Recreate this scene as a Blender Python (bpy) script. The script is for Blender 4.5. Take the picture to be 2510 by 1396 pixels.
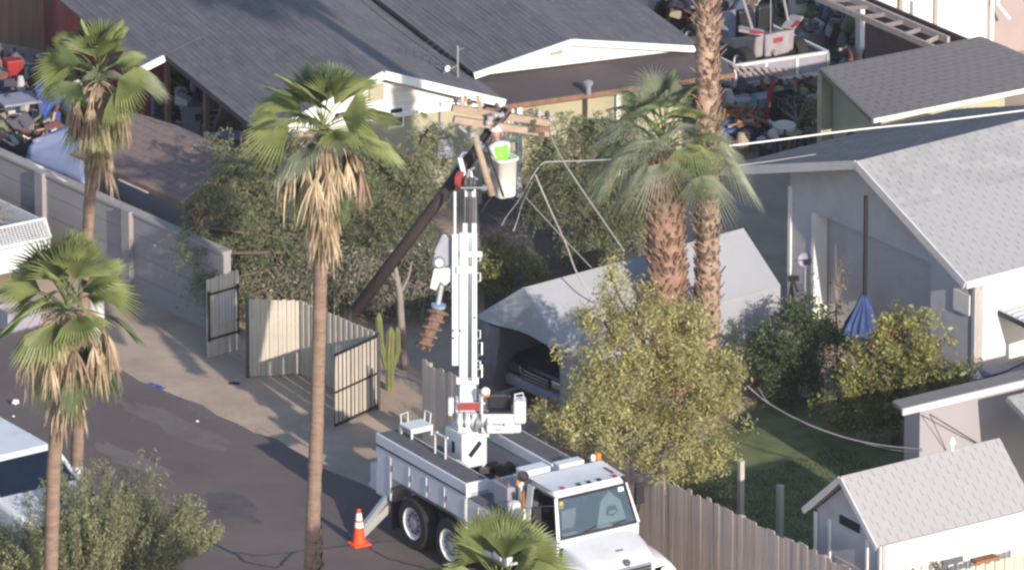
import bpy, bmesh, math, random
import numpy as np
from mathutils import Vector, Matrix, Euler, Quaternion
random.seed(7); np.random.seed(7)
R = math.radians
for o in list(bpy.data.objects): bpy.data.objects.remove(o)
sc = bpy.context.scene
C = sc.collection

# ------------------------------------------------------------------ camera
# long lens, 220 m away, looking down 20 degrees; world origin = ground at frame centre
DIST, PITCH, FPX, IW, IH = 220.0, R(20), 122*220.0, 2510.0, 1396.0
CAM = Vector((0, -DIST*math.cos(PITCH), DIST*math.sin(PITCH)))
cd = bpy.data.cameras.new('camera'); cam = bpy.data.objects.new('camera', cd); C.objects.link(cam)
cam.location = CAM; cam.rotation_euler = (R(90)-PITCH, 0, 0)
cd.sensor_width = 36; cd.lens = FPX/IW*36; cd.clip_start = 1; cd.clip_end = 3000
sc.camera = cam
# ------------------------------------------------------------------ sky and sun (low afternoon sun behind the camera, to its right)
SUN_AZ = Vector((0.48, -0.877, 0)).normalized(); SUN_EL = R(21)
w = bpy.data.worlds.new('World'); sc.world = w; w.use_nodes = True
nt = w.node_tree; bg = nt.nodes['Background']
sky = nt.nodes.new('ShaderNodeTexSky'); sky.sky_type = 'NISHITA'; sky.sun_disc = False
sky.sun_elevation = SUN_EL; sky.sun_rotation = math.atan2(SUN_AZ.x, SUN_AZ.y)
sky.air_density = 1.0; sky.dust_density = 0.7; sky.ozone_density = 2.2
nt.links.new(sky.outputs[0], bg.inputs[0]); bg.inputs[1].default_value = 0.15
sd = bpy.data.lights.new('sun', 'SUN'); sun = bpy.data.objects.new('sun', sd); C.objects.link(sun)
sd.energy = 3.9; sd.angle = R(0.6); sd.color = (1.0, 0.90, 0.77)
sdir = Vector((SUN_AZ.x*math.cos(SUN_EL), SUN_AZ.y*math.cos(SUN_EL), math.sin(SUN_EL)))
sun.rotation_euler = sdir.to_track_quat('Z', 'Y').to_euler(); sun.location = sdir*60
sc.view_settings.view_transform = 'Standard'; sc.view_settings.look = 'None'
sc.view_settings.exposure = 0.62; sc.view_settings.gamma = 1.0
sc.view_settings.use_white_balance = True; sc.view_settings.white_balance_temperature = 6480; sc.view_settings.white_balance_tint = 13
sc.cycles.filter_width = 2.5
sc.cycles.max_bounces = 6; sc.cycles.transparent_max_bounces = 8

# ------------------------------------------------------------------ helpers
F_ = Vector((0, math.cos(PITCH), -math.sin(PITCH))); U_ = Vector((0, math.sin(PITCH), math.cos(PITCH)))
def ray(px, py): return (F_*FPX + Vector((1,0,0))*(px-IW/2) + U_*(IH/2-py)).normalized()
def pt(px, py, z=0.0):
    d = ray(px, py); return CAM + d*((z-CAM.z)/d.z)
def onp(px, py, P, n):
    d = ray(px, py); return CAM + d*((P-CAM).dot(n)/d.dot(n))
def hz(b, py):
    lo, hi = -3.0, 30.0
    for _ in range(40):
        m = (lo+hi)/2; v = Vector((b[0], b[1], m))-CAM
        if IH/2 - v.dot(U_)*FPX/v.dot(F_) > py: lo = m
        else: hi = m
    return m
def dirv(deg): return Vector((math.cos(R(deg)), math.sin(R(deg)), 0))
ZUP = Vector((0,0,1))

VMAP=None
class MB:
    def __init__(s): s.v=[]; s.f=[]; s.smooth=False
    def add(s, vs, fs):
        n=len(s.v); s.v += [Vector(x) for x in vs]; s.f += [tuple(i+n for i in f) for f in fs]; return s
    def par(s, o, u, v, w):
        o,u,v,w = Vector(o),Vector(u),Vector(v),Vector(w)
        if u.cross(v).dot(w) < 0: u,v = v,u
        p=[o,o+u,o+u+v,o+v]; p += [q+w for q in p]
        return s.add(p,[(0,3,2,1),(4,5,6,7),(0,1,5,4),(1,2,6,5),(2,3,7,6),(3,0,4,7)])
    def box(s, c, d, rz=0, m=None):
        M = m or Matrix.Rotation(rz,3,'Z'); c=Vector(c)
        u,v,w=[M@Vector(k) for k in ((d[0],0,0),(0,d[1],0),(0,0,d[2]))]
        return s.par(c-u/2-v/2-w/2,u,v,w)
    def prism(s, poly, ext):
        poly=[Vector(p) for p in poly]; ext=Vector(ext); n=len(poly)
        nn=Vector((0,0,0))
        for i in range(n): nn += poly[i].cross(poly[(i+1)%n])
        if nn.dot(ext) < 0: poly.reverse()
        f=[tuple(range(n))[::-1], tuple(range(n,2*n))]+[(i,(i+1)%n,n+(i+1)%n,n+i) for i in range(n)]
        return s.add(poly+[p+ext for p in poly], f)
    def beam(s, a, b, wd, hg=None, up=ZUP):
        a,b=Vector(a),Vector(b); hg=hg or wd; d=b-a; x=d.cross(Vector(up))
        if x.length<1e-5: x=d.cross(Vector((1,0,0)))
        x.normalize(); y=x.cross(d).normalized()
        return s.par(a-x*wd/2-y*hg/2, d, x*wd, y*hg)
    def tube(s, pts, rad, seg=8, cap=True):
        pts=[Vector(p) for p in pts]; n=len(pts)
        if not hasattr(rad,'__len__'): rad=[rad]*n
        base=len(s.v); ref=Vector((0.31,0.2,0.93)); prev=None
        for i,p in enumerate(pts):
            t=(pts[min(i+1,n-1)]-pts[max(i-1,0)]).normalized()
            if prev is None:
                x=t.cross(ref)
                if x.length<1e-3: x=t.cross(Vector((1,0,0)))
            else: x=prev-t*prev.dot(t)
            x.normalize(); y=t.cross(x); prev=x
            for k in range(seg):
                a=2*math.pi*k/seg; s.v.append(p+(x*math.cos(a)+y*math.sin(a))*rad[i])
        for i in range(n-1):
            for k in range(seg):
                a=base+i*seg+k; b=base+i*seg+(k+1)%seg; s.f.append((a,b,b+seg,a+seg))
        if cap:
            s.f.append(tuple(range(base,base+seg))[::-1]); s.f.append(tuple(range(base+(n-1)*seg,base+n*seg)))
        return s
    def lathe(s, c, prof, seg=16, axis=ZUP, caps=(True,True)):
        c=Vector(c); ax=Vector(axis).normalized()
        return s.tube_prof(c, ax, prof, seg, caps)
    def tube_prof(s, c, ax, prof, seg, caps=(True,True)):
        x=ax.cross(Vector((0.3,0.9,0.1))).normalized(); y=ax.cross(x); base=len(s.v); n=len(prof)
        for r,h in prof:
            for k in range(seg):
                a=2*math.pi*k/seg; s.v.append(c+ax*h+(x*math.cos(a)+y*math.sin(a))*r)
        for i in range(n-1):
            for k in range(seg):
                a=base+i*seg+k; b=base+i*seg+(k+1)%seg; s.f.append((a,b,b+seg,a+seg))
        if caps[0]: s.f.append(tuple(range(base,base+seg))[::-1])
        if caps[1]: s.f.append(tuple(range(base+(n-1)*seg,base+n*seg)))
        return s
    def quad(s, a, b, c, d): return s.add([a,b,c,d],[(0,1,2,3)])
    def slab(s, a, b, c, d, t):
        a,b,c,d=[Vector(q) for q in (a,b,c,d)]; n=(b-a).cross(d-a).normalized()
        if n.z<0: n=-n
        return s.prism([a,b,c,d], -n*t)
    def build(s, name, mat, parent=None, smooth=None, bevel=0, local=False, kind=None, label=None):
        me=bpy.data.meshes.new(name)
        vs=s.v if VMAP is None or not local else [VMAP(v) for v in s.v]
        if parent is not None and not local:
            Mi=root_matrix(parent).inverted(); vs=[Mi@v for v in vs]
        me.from_pydata([tuple(v) for v in vs],[],s.f); me.update()
        ob=bpy.data.objects.new(name,me); C.objects.link(ob)
        if mat: me.materials.append(mat)
        if parent is not None: ob.parent=parent
        if smooth if smooth is not None else s.smooth:
            me.polygons.foreach_set('use_smooth',[True]*len(me.polygons))
        if bevel:
            m=ob.modifiers.new('bevel','BEVEL'); m.width=bevel; m.segments=2; m.limit_method='ANGLE'; m.angle_limit=R(40)
        if kind: ob['kind']=kind
        if label: ob['label']=label
        return ob
def root_matrix(o):
    m=Matrix.LocRotScale(o.location,o.rotation_euler,o.scale)
    while o.parent is not None:
        o=o.parent; m=Matrix.LocRotScale(o.location,o.rotation_euler,o.scale)@m
    return m
def thing(name, label, cat, loc=(0,0,0), rz=0.0, group=None):
    o=bpy.data.objects.new(name,None); C.objects.link(o); o.empty_display_size=0.2
    o.location=loc; o.rotation_euler=(0,0,rz); return tag(o,label,cat,group)
def tag(o, label, cat, group=None):
    o['label']=label; o['category']=cat
    if group: o['group']=group
    return o
def struct(o): o['kind']='structure'; return o
def npmesh(name, V, Fq, mat, parent=None, origin=None, kind=None, smooth=False):
    """V (n,3) array in world space, Fq (m,k) int array -> object"""
    V=np.asarray(V,dtype=np.float32)
    if origin is not None: V=V-np.array(origin,dtype=np.float32)
    Fq=np.asarray(Fq,dtype=np.int32); m,k=Fq.shape
    me=bpy.data.meshes.new(name); me.vertices.add(len(V)); me.vertices.foreach_set('co',V.ravel())
    me.loops.add(m*k); me.loops.foreach_set('vertex_index',Fq.ravel())
    me.polygons.add(m); me.polygons.foreach_set('loop_start',np.arange(m,dtype=np.int32)*k)
    me.update(calc_edges=True)
    if smooth: me.polygons.foreach_set('use_smooth',[True]*m)
    ob=bpy.data.objects.new(name,me); C.objects.link(ob)
    if mat: me.materials.append(mat)
    if parent is not None: ob.parent=parent
    if kind: ob['kind']=kind
    return ob

# ------------------------------------------------------------------ materials
MATS={}
def mat(name, col, rough=0.7, var=0.12, scale=3.0, bump=0.0, bscale=None, metal=0.0, island=0.0, stain=None, stain_amt=0.0,
        stain_scale=0.7, stretch=None, spec=0.4, trans=0.0, col2=None):
    if name in MATS: return MATS[name]
    m=bpy.data.materials.new(name); m.use_nodes=True; MATS[name]=m
    n=m.node_tree.nodes; L=m.node_tree.links; b=n['Principled BSDF']
    b.inputs['Roughness'].default_value=rough; b.inputs['Metallic'].default_value=metal
    b.inputs['Specular IOR Level'].default_value=spec
    tc=n.new('ShaderNodeTexCoord'); src=tc.outputs['Object']
    if stretch:
        mp=n.new('ShaderNodeMapping'); mp.inputs['Scale'].default_value=stretch; L.new(src,mp.inputs[0]); src=mp.outputs[0]
    nz=n.new('ShaderNodeTexNoise'); nz.inputs['Scale'].default_value=scale; nz.inputs['Detail'].default_value=6; nz.inputs['Roughness'].default_value=0.62
    L.new(src,nz.inputs['Vector'])
    r=n.new('ShaderNodeValToRGB'); L.new(nz.outputs['Fac'],r.inputs[0])
    c2 = col2 or col
    r.color_ramp.elements[0].position=0.3; r.color_ramp.elements[1].position=0.7
    r.color_ramp.elements[0].color=[x*(1-var) for x in col]+[1]; r.color_ramp.elements[1].color=[min(1,x*(1+var)) for x in c2]+[1]
    out=r.outputs[0]
    if stain:
        n2=n.new('ShaderNodeTexNoise'); n2.inputs['Scale'].default_value=stain_scale; n2.inputs['Detail'].default_value=8; n2.inputs['Roughness'].default_value=0.7
        L.new(src,n2.inputs['Vector'])
        r2=n.new('ShaderNodeValToRGB'); r2.color_ramp.elements[0].position=0.48; r2.color_ramp.elements[1].position=0.68
        r2.color_ramp.elements[0].color=(0,0,0,1); r2.color_ramp.elements[1].color=(stain_amt,)*3+(1,); L.new(n2.outputs['Fac'],r2.inputs[0])
        mx=n.new('ShaderNodeMix'); mx.data_type='RGBA'; L.new(r2.outputs[0],mx.inputs[0]); L.new(out,mx.inputs[6]); mx.inputs[7].default_value=list(stain)+[1]
        out=mx.outputs[2]
    if island:
        g=n.new('ShaderNodeNewGeometry'); hs=n.new('ShaderNodeHueSaturation')
        mr=n.new('ShaderNodeMapRange'); mr.inputs[3].default_value=1-island; mr.inputs[4].default_value=1+island
        L.new(g.outputs['Random Per Island'],mr.inputs[0]); L.new(mr.outputs[0],hs.inputs['Value']); L.new(out,hs.inputs['Color'])
        m2=n.new('ShaderNodeMapRange'); m2.inputs[3].default_value=0.485; m2.inputs[4].default_value=0.515
        ml=n.new('ShaderNodeMath'); ml.operation='MULTIPLY'; ml.inputs[1].default_value=7.3
        fr=n.new('ShaderNodeMath'); fr.operation='FRACT'; L.new(g.outputs['Random Per Island'],ml.inputs[0]); L.new(ml.outputs[0],fr.inputs[0]); L.new(fr.outputs[0],m2.inputs[0])
        L.new(m2.outputs[0],hs.inputs['Hue']); out=hs.outputs[0]
    L.new(out,b.inputs['Base Color'])
    if bump:
        bz=n.new('ShaderNodeTexNoise'); bz.inputs['Scale'].default_value=bscale or scale*8; bz.inputs['Detail'].default_value=5; L.new(src,bz.inputs['Vector'])
        bp=n.new('ShaderNodeBump'); bp.inputs['Strength'].default_value=bump; bp.inputs['Distance'].default_value=0.02
        L.new(bz.outputs['Fac'],bp.inputs['Height']); L.new(bp.outputs[0],b.inputs['Normal'])
    if trans:
        o=n['Material Output']; t=n.new('ShaderNodeBsdfTranslucent'); L.new(out,t.inputs[0]); ms=n.new('ShaderNodeMixShader'); ms.inputs[0].default_value=trans
        L.new(b.outputs[0],ms.inputs[1]); L.new(t.outputs[0],ms.inputs[2]); L.new(ms.outputs[0],o.inputs[0])
    return m
def glass_mat(name, tint=(0.5,0.6,0.6), mixv=0.25):
    m=bpy.data.materials.new(name); m.use_nodes=True; n=m.node_tree.nodes; L=m.node_tree.links
    for x in list(n):
        if x.type=='BSDF_PRINCIPLED': n.remove(x)
    o=n['Material Output']; t=n.new('ShaderNodeBsdfTransparent'); t.inputs[0].default_value=list(tint)+[1]
    g=n.new('ShaderNodeBsdfGlossy'); g.inputs['Roughness'].default_value=0.03; fr=n.new('ShaderNodeFresnel'); fr.inputs[0].default_value=1.5
    ad=n.new('ShaderNodeMath'); ad.operation='ADD'; ad.inputs[1].default_value=mixv*0.2; L.new(fr.outputs[0],ad.inputs[0])
    ms=n.new('ShaderNodeMixShader'); L.new(ad.outputs[0],ms.inputs[0]); L.new(t.outputs[0],ms.inputs[1]); L.new(g.outputs[0],ms.inputs[2]); L.new(ms.outputs[0],o.inputs[0])
    MATS[name]=m; return m
M_dirt=mat('dirt',(0.41,0.315,0.235),0.95,0.16,0.8,0.5,14,stain=(0.24,0.185,0.15),stain_amt=0.55,stain_scale=0.35)
M_asph=mat('asphalt',(0.122,0.095,0.090),0.9,0.18,0.45,0.5,40,stain=(0.155,0.13,0.128),stain_amt=0.6,stain_scale=0.25)
M_tar=mat('tar',(0.03,0.028,0.033),0.6,0.2,4)
M_blue_paint=mat('blue_paint',(0.06,0.10,0.32),0.8,0.3,9)
M_conc=mat('concrete',(0.30,0.27,0.25),0.9,0.12,1.2,0.3,18,stain=(0.22,0.2,0.19),stain_amt=0.5)
M_wall=mat('stucco_wall',(0.275,0.25,0.255),0.92,0.08,1.5,0.35,30,stain=(0.26,0.235,0.235),stain_amt=0.5,stain_scale=0.6)
M_wall_white=mat('pale_paint',(0.72,0.68,0.62),0.85,0.05,1.2,0.15,25,stain=(0.58,0.54,0.5),stain_amt=0.35)
M_wall_lav=mat('lavender_grey_wall',(0.56,0.53,0.54),0.9,0.07,1.0,0.3,25,stain=(0.40,0.365,0.36),stain_amt=0.6,stain_scale=0.9)
M_wall_yel=mat('yellow_stucco',(0.40,0.375,0.255),0.9,0.06,1.5,0.25,25,stain=(0.33,0.31,0.22),stain_amt=0.4)
M_trim=mat('white_trim',(0.80,0.79,0.76),0.6,0.03,2.0)
M_roof_dark=mat('grey_shingle',(0.135,0.126,0.132),0.95,0.12,2.2,0.5,60,island=0.12,stain=(0.165,0.155,0.158),stain_amt=0.55,stain_scale=0.35)
M_roof_brown=mat('brown_shingle',(0.20,0.145,0.125),0.95,0.3,1.6,0.5,40,island=0.38,stain=(0.12,0.10,0.105),stain_amt=0.6,stain_scale=1.2)
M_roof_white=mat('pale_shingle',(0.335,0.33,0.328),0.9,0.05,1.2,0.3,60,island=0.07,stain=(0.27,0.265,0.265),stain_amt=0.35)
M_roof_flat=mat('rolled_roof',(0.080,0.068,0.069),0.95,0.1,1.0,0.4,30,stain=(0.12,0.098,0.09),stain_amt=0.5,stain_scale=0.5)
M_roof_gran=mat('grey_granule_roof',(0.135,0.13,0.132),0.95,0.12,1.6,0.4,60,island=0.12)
M_shade_soffit=mat('soffit',(0.34,0.31,0.31),0.85,0.06,2)
M_white=mat('white_paint',(0.60,0.615,0.615),0.38,0.03,3.0,stain=(0.47,0.45,0.42),stain_amt=0.5,stain_scale=2.2)
M_white_body=mat('greyed_white_paint',(0.60,0.61,0.67),0.45,0.05,1.5,stain=(0.43,0.43,0.45),stain_amt=0.45,stain_scale=1.5)
M_boom=mat('boom_white',(0.50,0.55,0.565),0.4,0.03,2.0,stain=(0.41,0.45,0.46),stain_amt=0.5,stain_scale=1.5)
M_grey_deck=mat('deck_grey',(0.095,0.095,0.10),0.8,0.2,4,0.3,30)
M_steel=mat('steel',(0.42,0.43,0.44),0.45,0.12,5,metal=0.6)
M_dsteel=mat('dark_steel',(0.09,0.085,0.09),0.55,0.25,6,metal=0.3)
M_black=mat('black_paint',(0.018,0.018,0.022),0.5,0.2,5)
M_rubber=mat('rubber',(0.022,0.021,0.022),0.85,0.25,8,0.3,40)
M_rim=mat('wheel_rim',(0.74,0.74,0.72),0.4,0.08,5)
M_red=mat('red_paint',(0.30,0.025,0.03),0.45,0.15,4)
M_redplate=mat('red_plate',(0.30,0.05,0.05),0.5,0.2,7)
M_orange=mat('cone_orange',(0.85,0.085,0.02),0.5,0.06,6)
M_reflect=mat('reflective_white',(0.82,0.82,0.80),0.4,0.03,5)
M_amber=mat('amber_lens',(0.75,0.22,0.03),0.3,0.1,5)
M_glass=glass_mat('cab_glass',(0.66,0.70,0.70),0.4)
M_glass_dark=glass_mat('dark_glass',(0.26,0.31,0.36),0.5)
M_int=mat('cab_interior',(0.06,0.06,0.075),0.8,0.15,5)
M_tarp_blue=mat('blue_tarp',(0.035,0.065,0.18),0.5,0.15,2.5,0.2,8)
M_tarp_greyblue=mat('grey_blue_tarp',(0.22,0.25,0.36),0.7,0.08,1.5,0.25,5)
M_tent=mat('tent_fabric',(0.325,0.33,0.35),0.65,0.04,0.9,0.15,3,stain=(0.285,0.29,0.305),stain_amt=0.4)
M_car_dark=mat('dark_blue_car_paint',(0.018,0.02,0.035),0.25,0.1,3,spec=0.6)
M_chrome=mat('chrome',(0.6,0.6,0.6),0.2,0.05,5,metal=0.9)
M_pole=mat('creosote_pole',(0.024,0.016,0.017),0.8,0.4,3,0.6,20,stretch=(1,1,0.25),stain=(0.05,0.032,0.028),stain_amt=0.5,stain_scale=2.0)
M_arm=mat('weathered_arm_wood',(0.34,0.255,0.19),0.85,0.22,6,0.3,30,stretch=(0.4,2,2))
M_wood_grey=mat('grey_wood',(0.38,0.315,0.28),0.9,0.15,4,0.4,26,stretch=(3,3,0.3),island=0.0,stain=(0.31,0.255,0.23),stain_amt=0.6,stain_scale=1.5)
M_wood_brown=mat('brown_fence_wood',(0.22,0.12,0.08),0.85,0.25,3,0.3,26,stretch=(3,3,0.3))
M_wood_red=mat('redwood_junk',(0.28,0.12,0.05),0.8,0.3,5)
M_panel=mat('tan_corrugated_metal',(0.47,0.42,0.345),0.7,0.07,2.0,stain=(0.36,0.31,0.26),stain_amt=0.45,stain_scale=1.5)
M_trunk=mat('palm_trunk',(0.225,0.155,0.115),0.92,0.28,5,0.6,26,stretch=(1,1,3.5))
M_trunk_shag=mat('palm_boots',(0.26,0.165,0.115),0.9,0.2,6,0.4,30,island=0.45)
M_trunk_tall=mat('palm_trunk_pale',(0.235,0.16,0.12),0.9,0.3,6,0.6,26,island=0.6)
M_frond=mat('palm_frond_green',(0.22,0.27,0.095),0.5,0.18,3,trans=0.38,island=0.0,col2=(0.27,0.31,0.12))
M_frond2=mat('palm_frond_deep_green',(0.115,0.165,0.07),0.5,0.2,3,trans=0.3)
M_frond3=mat('palm_frond_grey_green',(0.25,0.28,0.185),0.5,0.2,3,trans=0.32)
M_frond_dead=mat('palm_frond_dead',(0.39,0.295,0.19),0.8,0.3,3,trans=0.15,col2=(0.50,0.40,0.27))
M_frond_dead2=mat('palm_frond_brown',(0.26,0.185,0.13),0.85,0.3,3,trans=0.1)
M_petiole=mat('petiole',(0.22,0.24,0.08),0.6,0.15,4)
M_bark=mat('bark',(0.13,0.095,0.075),0.95,0.25,6,0.6,30)
M_bark_pale=mat('pale_bark',(0.25,0.205,0.185),0.95,0.2,5,0.5,30)
M_leaf_olive=mat('olive_yellow_leaves',(0.31,0.29,0.11),0.6,0.2,0.7,trans=0.35,island=0.38,col2=(0.42,0.39,0.17))
M_leaf_lemon=mat('citrus_leaves',(0.16,0.17,0.06),0.45,0.3,0.9,trans=0.3,island=0.45,col2=(0.29,0.275,0.09))
M_leaf_mesq=mat('mesquite_leaves',(0.19,0.215,0.115),0.6,0.2,0.8,trans=0.35,island=0.35,col2=(0.22,0.235,0.125))
M_leaf_dark=mat('dark_green_leaves',(0.075,0.105,0.045),0.55,0.2,0.9,trans=0.2,island=0.4)
M_leaf_bush=mat('creosote_bush_leaves',(0.21,0.23,0.12),0.6,0.2,0.9,trans=0.35,island=0.36,col2=(0.27,0.28,0.14))
M_leaf_bright=mat('yellow_green_leaves',(0.23,0.24,0.075),0.6,0.2,1.2,trans=0.25,island=0.4)
M_leaf_dry=mat('dry_leaves',(0.23,0.175,0.105),0.8,0.25,1.5,trans=0.15,island=0.4)
M_leaf_rust=mat('rusty_leaves',(0.27,0.13,0.05),0.8,0.25,1.5,trans=0.15,island=0.4)
M_vine=mat('dead_vine',(0.25,0.22,0.19),0.95,0.25,1.5,trans=0.1,island=0.45)
M_cactus=mat('cactus_skin',(0.155,0.165,0.06),0.7,0.2,4)
M_grass=mat('lawn',(0.085,0.112,0.043),0.9,0.3,1.6,0.6,40,col2=(0.14,0.165,0.065),stain=(0.19,0.17,0.09),stain_amt=0.45,stain_scale=1.1)
M_blade=mat('grass_blades',(0.085,0.115,0.04),0.8,0.25,1.0,island=0.35)
M_cable=mat('cable',(0.36,0.34,0.34),0.6,0.1,4)
M_cable_dark=mat('dark_cable',(0.05,0.045,0.05),0.6,0.1,4)
M_insul=mat('insulator_porcelain',(0.40,0.37,0.36),0.3,0.1,5)
M_auger=mat('clay_caked_steel',(0.17,0.105,0.08),0.95,0.3,7,0.8,30)
M_bucket=mat('fibreglass_bucket',(0.60,0.59,0.55),0.5,0.04,2)
M_bucket_grey=mat('bucket_liner',(0.45,0.44,0.45),0.6,0.06,2)
M_vest=mat('lime_vest',(0.20,0.66,0.06),0.7,0.1,8)
M_cloth=mat('work_shirt',(0.38,0.38,0.40),0.9,0.15,8)
M_pants=mat('work_trousers',(0.06,0.07,0.11),0.9,0.15,8)
M_skin=mat('skin',(0.42,0.24,0.17),0.55,0.05,8)
M_plastic_white=mat('white_plastic',(0.72,0.66,0.58),0.5,0.08,4)
M_plastic_blue=mat('blue_plastic',(0.05,0.09,0.36),0.45,0.1,4)
M_plastic_lblue=mat('faded_blue_plastic',(0.19,0.30,0.40),0.55,0.15,4)
M_plastic_green=mat('green_plastic',(0.08,0.32,0.10),0.5,0.1,4)
M_plastic_lime=mat('faded_lime_plastic',(0.38,0.42,0.16),0.5,0.1,4)
M_plastic_grey=mat('grey_plastic',(0.27,0.27,0.31),0.6,0.1,4)
M_yellow=mat('yellow_tarp',(0.42,0.25,0.04),0.7,0.2,3)
M_terracotta=mat('terracotta',(0.34,0.17,0.15),0.8,0.1,5)
M_paper=mat('pale_paper_bag',(0.45,0.55,0.55),0.8,0.06,4)
M_ink=mat('dark_ink',(0.05,0.07,0.09),0.8,0.1,8)
M_yellow_sticker=mat('yellow_sticker',(0.75,0.62,0.05),0.6,0.1,8)
M_grey_box=mat('grey_meter_box',(0.36,0.36,0.40),0.6,0.08,4)
M_white_roof=mat('white_metal_roof',(0.66,0.63,0.55),0.7,0.04,0.6,stain=(0.58,0.58,0.55),stain_amt=0.4)
M_mauve=mat('mauve_wall',(0.33,0.27,0.255),0.9,0.06,1.5,0.2,20)
M_green_roof=mat('moss_green_ground_cloth',(0.10,0.14,0.07),0.9,0.15,2)
M_lr_wall=mat('mauve_grey_wall',(0.33,0.305,0.325),0.9,0.05,1.0,0.2,25,stain=(0.28,0.26,0.28),stain_amt=0.4)
M_outrig=mat('grey_outrigger',(0.30,0.30,0.29),0.6,0.1,4)
M_body_seam=mat('compartment_grey',(0.34,0.345,0.37),0.6,0.1,3)
M_scrap=mat('mixed_scrap',(0.2,0.19,0.2),0.75,0.2,6)
_n=M_scrap.node_tree.nodes; _g=_n.new('ShaderNodeNewGeometry'); _r=_n.new('ShaderNodeValToRGB'); _r.color_ramp.interpolation='CONSTANT'
_cols=[(0.03,0.03,0.04),(0.10,0.09,0.10),(0.25,0.23,0.23),(0.04,0.04,0.07),(0.16,0.11,0.08),(0.55,0.52,0.5),(0.02,0.02,0.03),(0.33,0.26,0.18),(0.12,0.12,0.14),(0.16,0.06,0.05),(0.07,0.09,0.14),(0.04,0.035,0.04),(0.16,0.18,0.08),(0.42,0.4,0.42)]
while len(_r.color_ramp.elements)<len(_cols): _r.color_ramp.elements.new(0.5)
for _i,_e in enumerate(_r.color_ramp.elements): _e.position=_i/len(_cols)
for _i,_e in enumerate(_r.color_ramp.elements): _e.color=list(_cols[_i])+[1]
M_scrap.node_tree.links.new(_g.outputs['Random Per Island'],_r.inputs[0]); M_scrap.node_tree.links.new(_r.outputs[0],_n['Principled BSDF'].inputs['Base Color'])
# ================================================================== SETTING
def sheet(name, pts, z, m):
    o=MB().add([(p[0],p[1],z) for p in pts],[tuple(range(len(pts)))]).build(name,m); struct(o); return o
g=sheet('ground',[(-400,-300),(400,-300),(400,500),(-400,500)],0.0,M_dirt)
a0=pt(313,911); a1=pt(640,1067); ad=(a1-a0); ad.z=0; ad.normalize(); an=Vector((ad.y,-ad.x,0))  # an points to the camera-left side
# alley edge, gently uneven
edge=[]
for i in range(-60,50):
    t=i*0.6; j=0.06*math.sin(i*1.3)+0.05*math.sin(i*0.53+1)+0.04*math.sin(i*2.9)
    edge.append(a0+ad*t+an*j)
road=edge+[edge[-1]+an*16, edge[0]+an*16]
asph=sheet('asphalt_alley',[(p.x,p.y) for p in road],0.004,M_asph)
# tar crack seals
def ribbon(name, pix, wd, z, m):
    P=[pt(*q) for q in pix]; Q=[]
    for i in range(len(P)-1):
        for k in range(6):
            t=k/6.0; q=P[i].lerp(P[i+1],t); q+=Vector((random.uniform(-1,1),random.uniform(-1,1),0))*0.03; Q.append(q)
    Q.append(P[-1]); b=MB(); L_=[];R_=[]
    for i,q in enumerate(Q):
        t=(Q[min(i+1,len(Q)-1)]-Q[max(0,i-1)]).normalized(); n=Vector((-t.y,t.x,0)); ww=wd*random.uniform(0.6,1.3)/2
        L_.append((q+n*ww)); R_.append(q-n*ww)
    for i in range(len(Q)-1):
        b.quad(*[(v.x,v.y,z) for v in (L_[i],R_[i],R_[i+1],L_[i+1])])
    o=b.build(name,m); struct(o); return o
ribbon('tar_seam',[(560,1350),(640,1362),(720,1352),(820,1340),(900,1330),(980,1325),(1060,1330)],0.045,0.008,M_tar)
ribbon('tar_seam',[(890,1325),(910,1345),(960,1370),(1040,1392),(1120,1410)],0.045,0.0085,M_tar)
ribbon('tar_seam',[(560,1350),(610,1380),(680,1392),(700,1370),(720,1352)],0.06,0.009,M_tar)
ribbon('tar_seam',[(480,1310),(560,1350)],0.06,0.0095,M_tar)
ribbon('blue_survey_mark',[(362,938),(385,947),(402,953)],0.12,0.008,M_blue_paint)
# worn patches and oil stains on the asphalt, gravel along its edge
def blot(name, px, py, rx, ry, z, m, sd):
    random.seed(sd); c=pt(px,py); n=22; P=[]
    for k in range(n):
        a=2*math.pi*k/n; r=1+random.uniform(-.25,.25); v=ad*math.cos(a)*rx*r+an*math.sin(a)*ry*r; P.append((c.x+v.x,c.y+v.y))
    return sheet(name,P,z,m)
M_patch=mat('asphalt_patch',(0.088,0.075,0.078),0.85,0.25,1.5,0.4,40); M_worn=mat('asphalt_worn',(0.15,0.126,0.12),0.9,0.2,1.2,0.4,40)
blot('asphalt_patch',560,1240,.9,.45,.0065,M_patch,2); blot('worn_asphalt',430,1040,1.6,.35,.0062,M_worn,5)
blot('worn_asphalt',330,1130,1.3,.3,.0068,M_worn,8); blot('oil_stain',470,1150,.22,.16,.0072,M_patch,10)
random.seed(31); gm_=MB()
for i in range(500):
    t=random.uniform(-3,11); p=a0+ad*t+an*random.gauss(-.12,.2); r=random.uniform(.004,.014); q=Vector((p.x,p.y,.006+r*.4))
    gm_.add([q+Vector((r,0,0)),q+Vector((0,r,0)),q+Vector((-r*.8,0,0)),q+Vector((0,-r,0)),q+Vector((0,0,r*.8)),q-Vector((0,0,r*.4))],[(0,1,4),(1,2,4),(2,3,4),(3,0,4),(1,0,5),(2,1,5),(3,2,5),(0,3,5)])
for i in range(400):
    p=pt(random.uniform(320,1000),random.uniform(820,1060)); r=random.uniform(.004,.014); q=Vector((p.x,p.y,.003+r*.4))
    gm_.add([q+Vector((r,0,0)),q+Vector((0,r,0)),q+Vector((-r*.8,0,0)),q+Vector((0,-r,0)),q+Vector((0,0,r*.8)),q-Vector((0,0,r*.4))],[(0,1,4),(1,2,4),(2,3,4),(3,0,4),(1,0,5),(2,1,5),(3,2,5),(0,3,5)])
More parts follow.
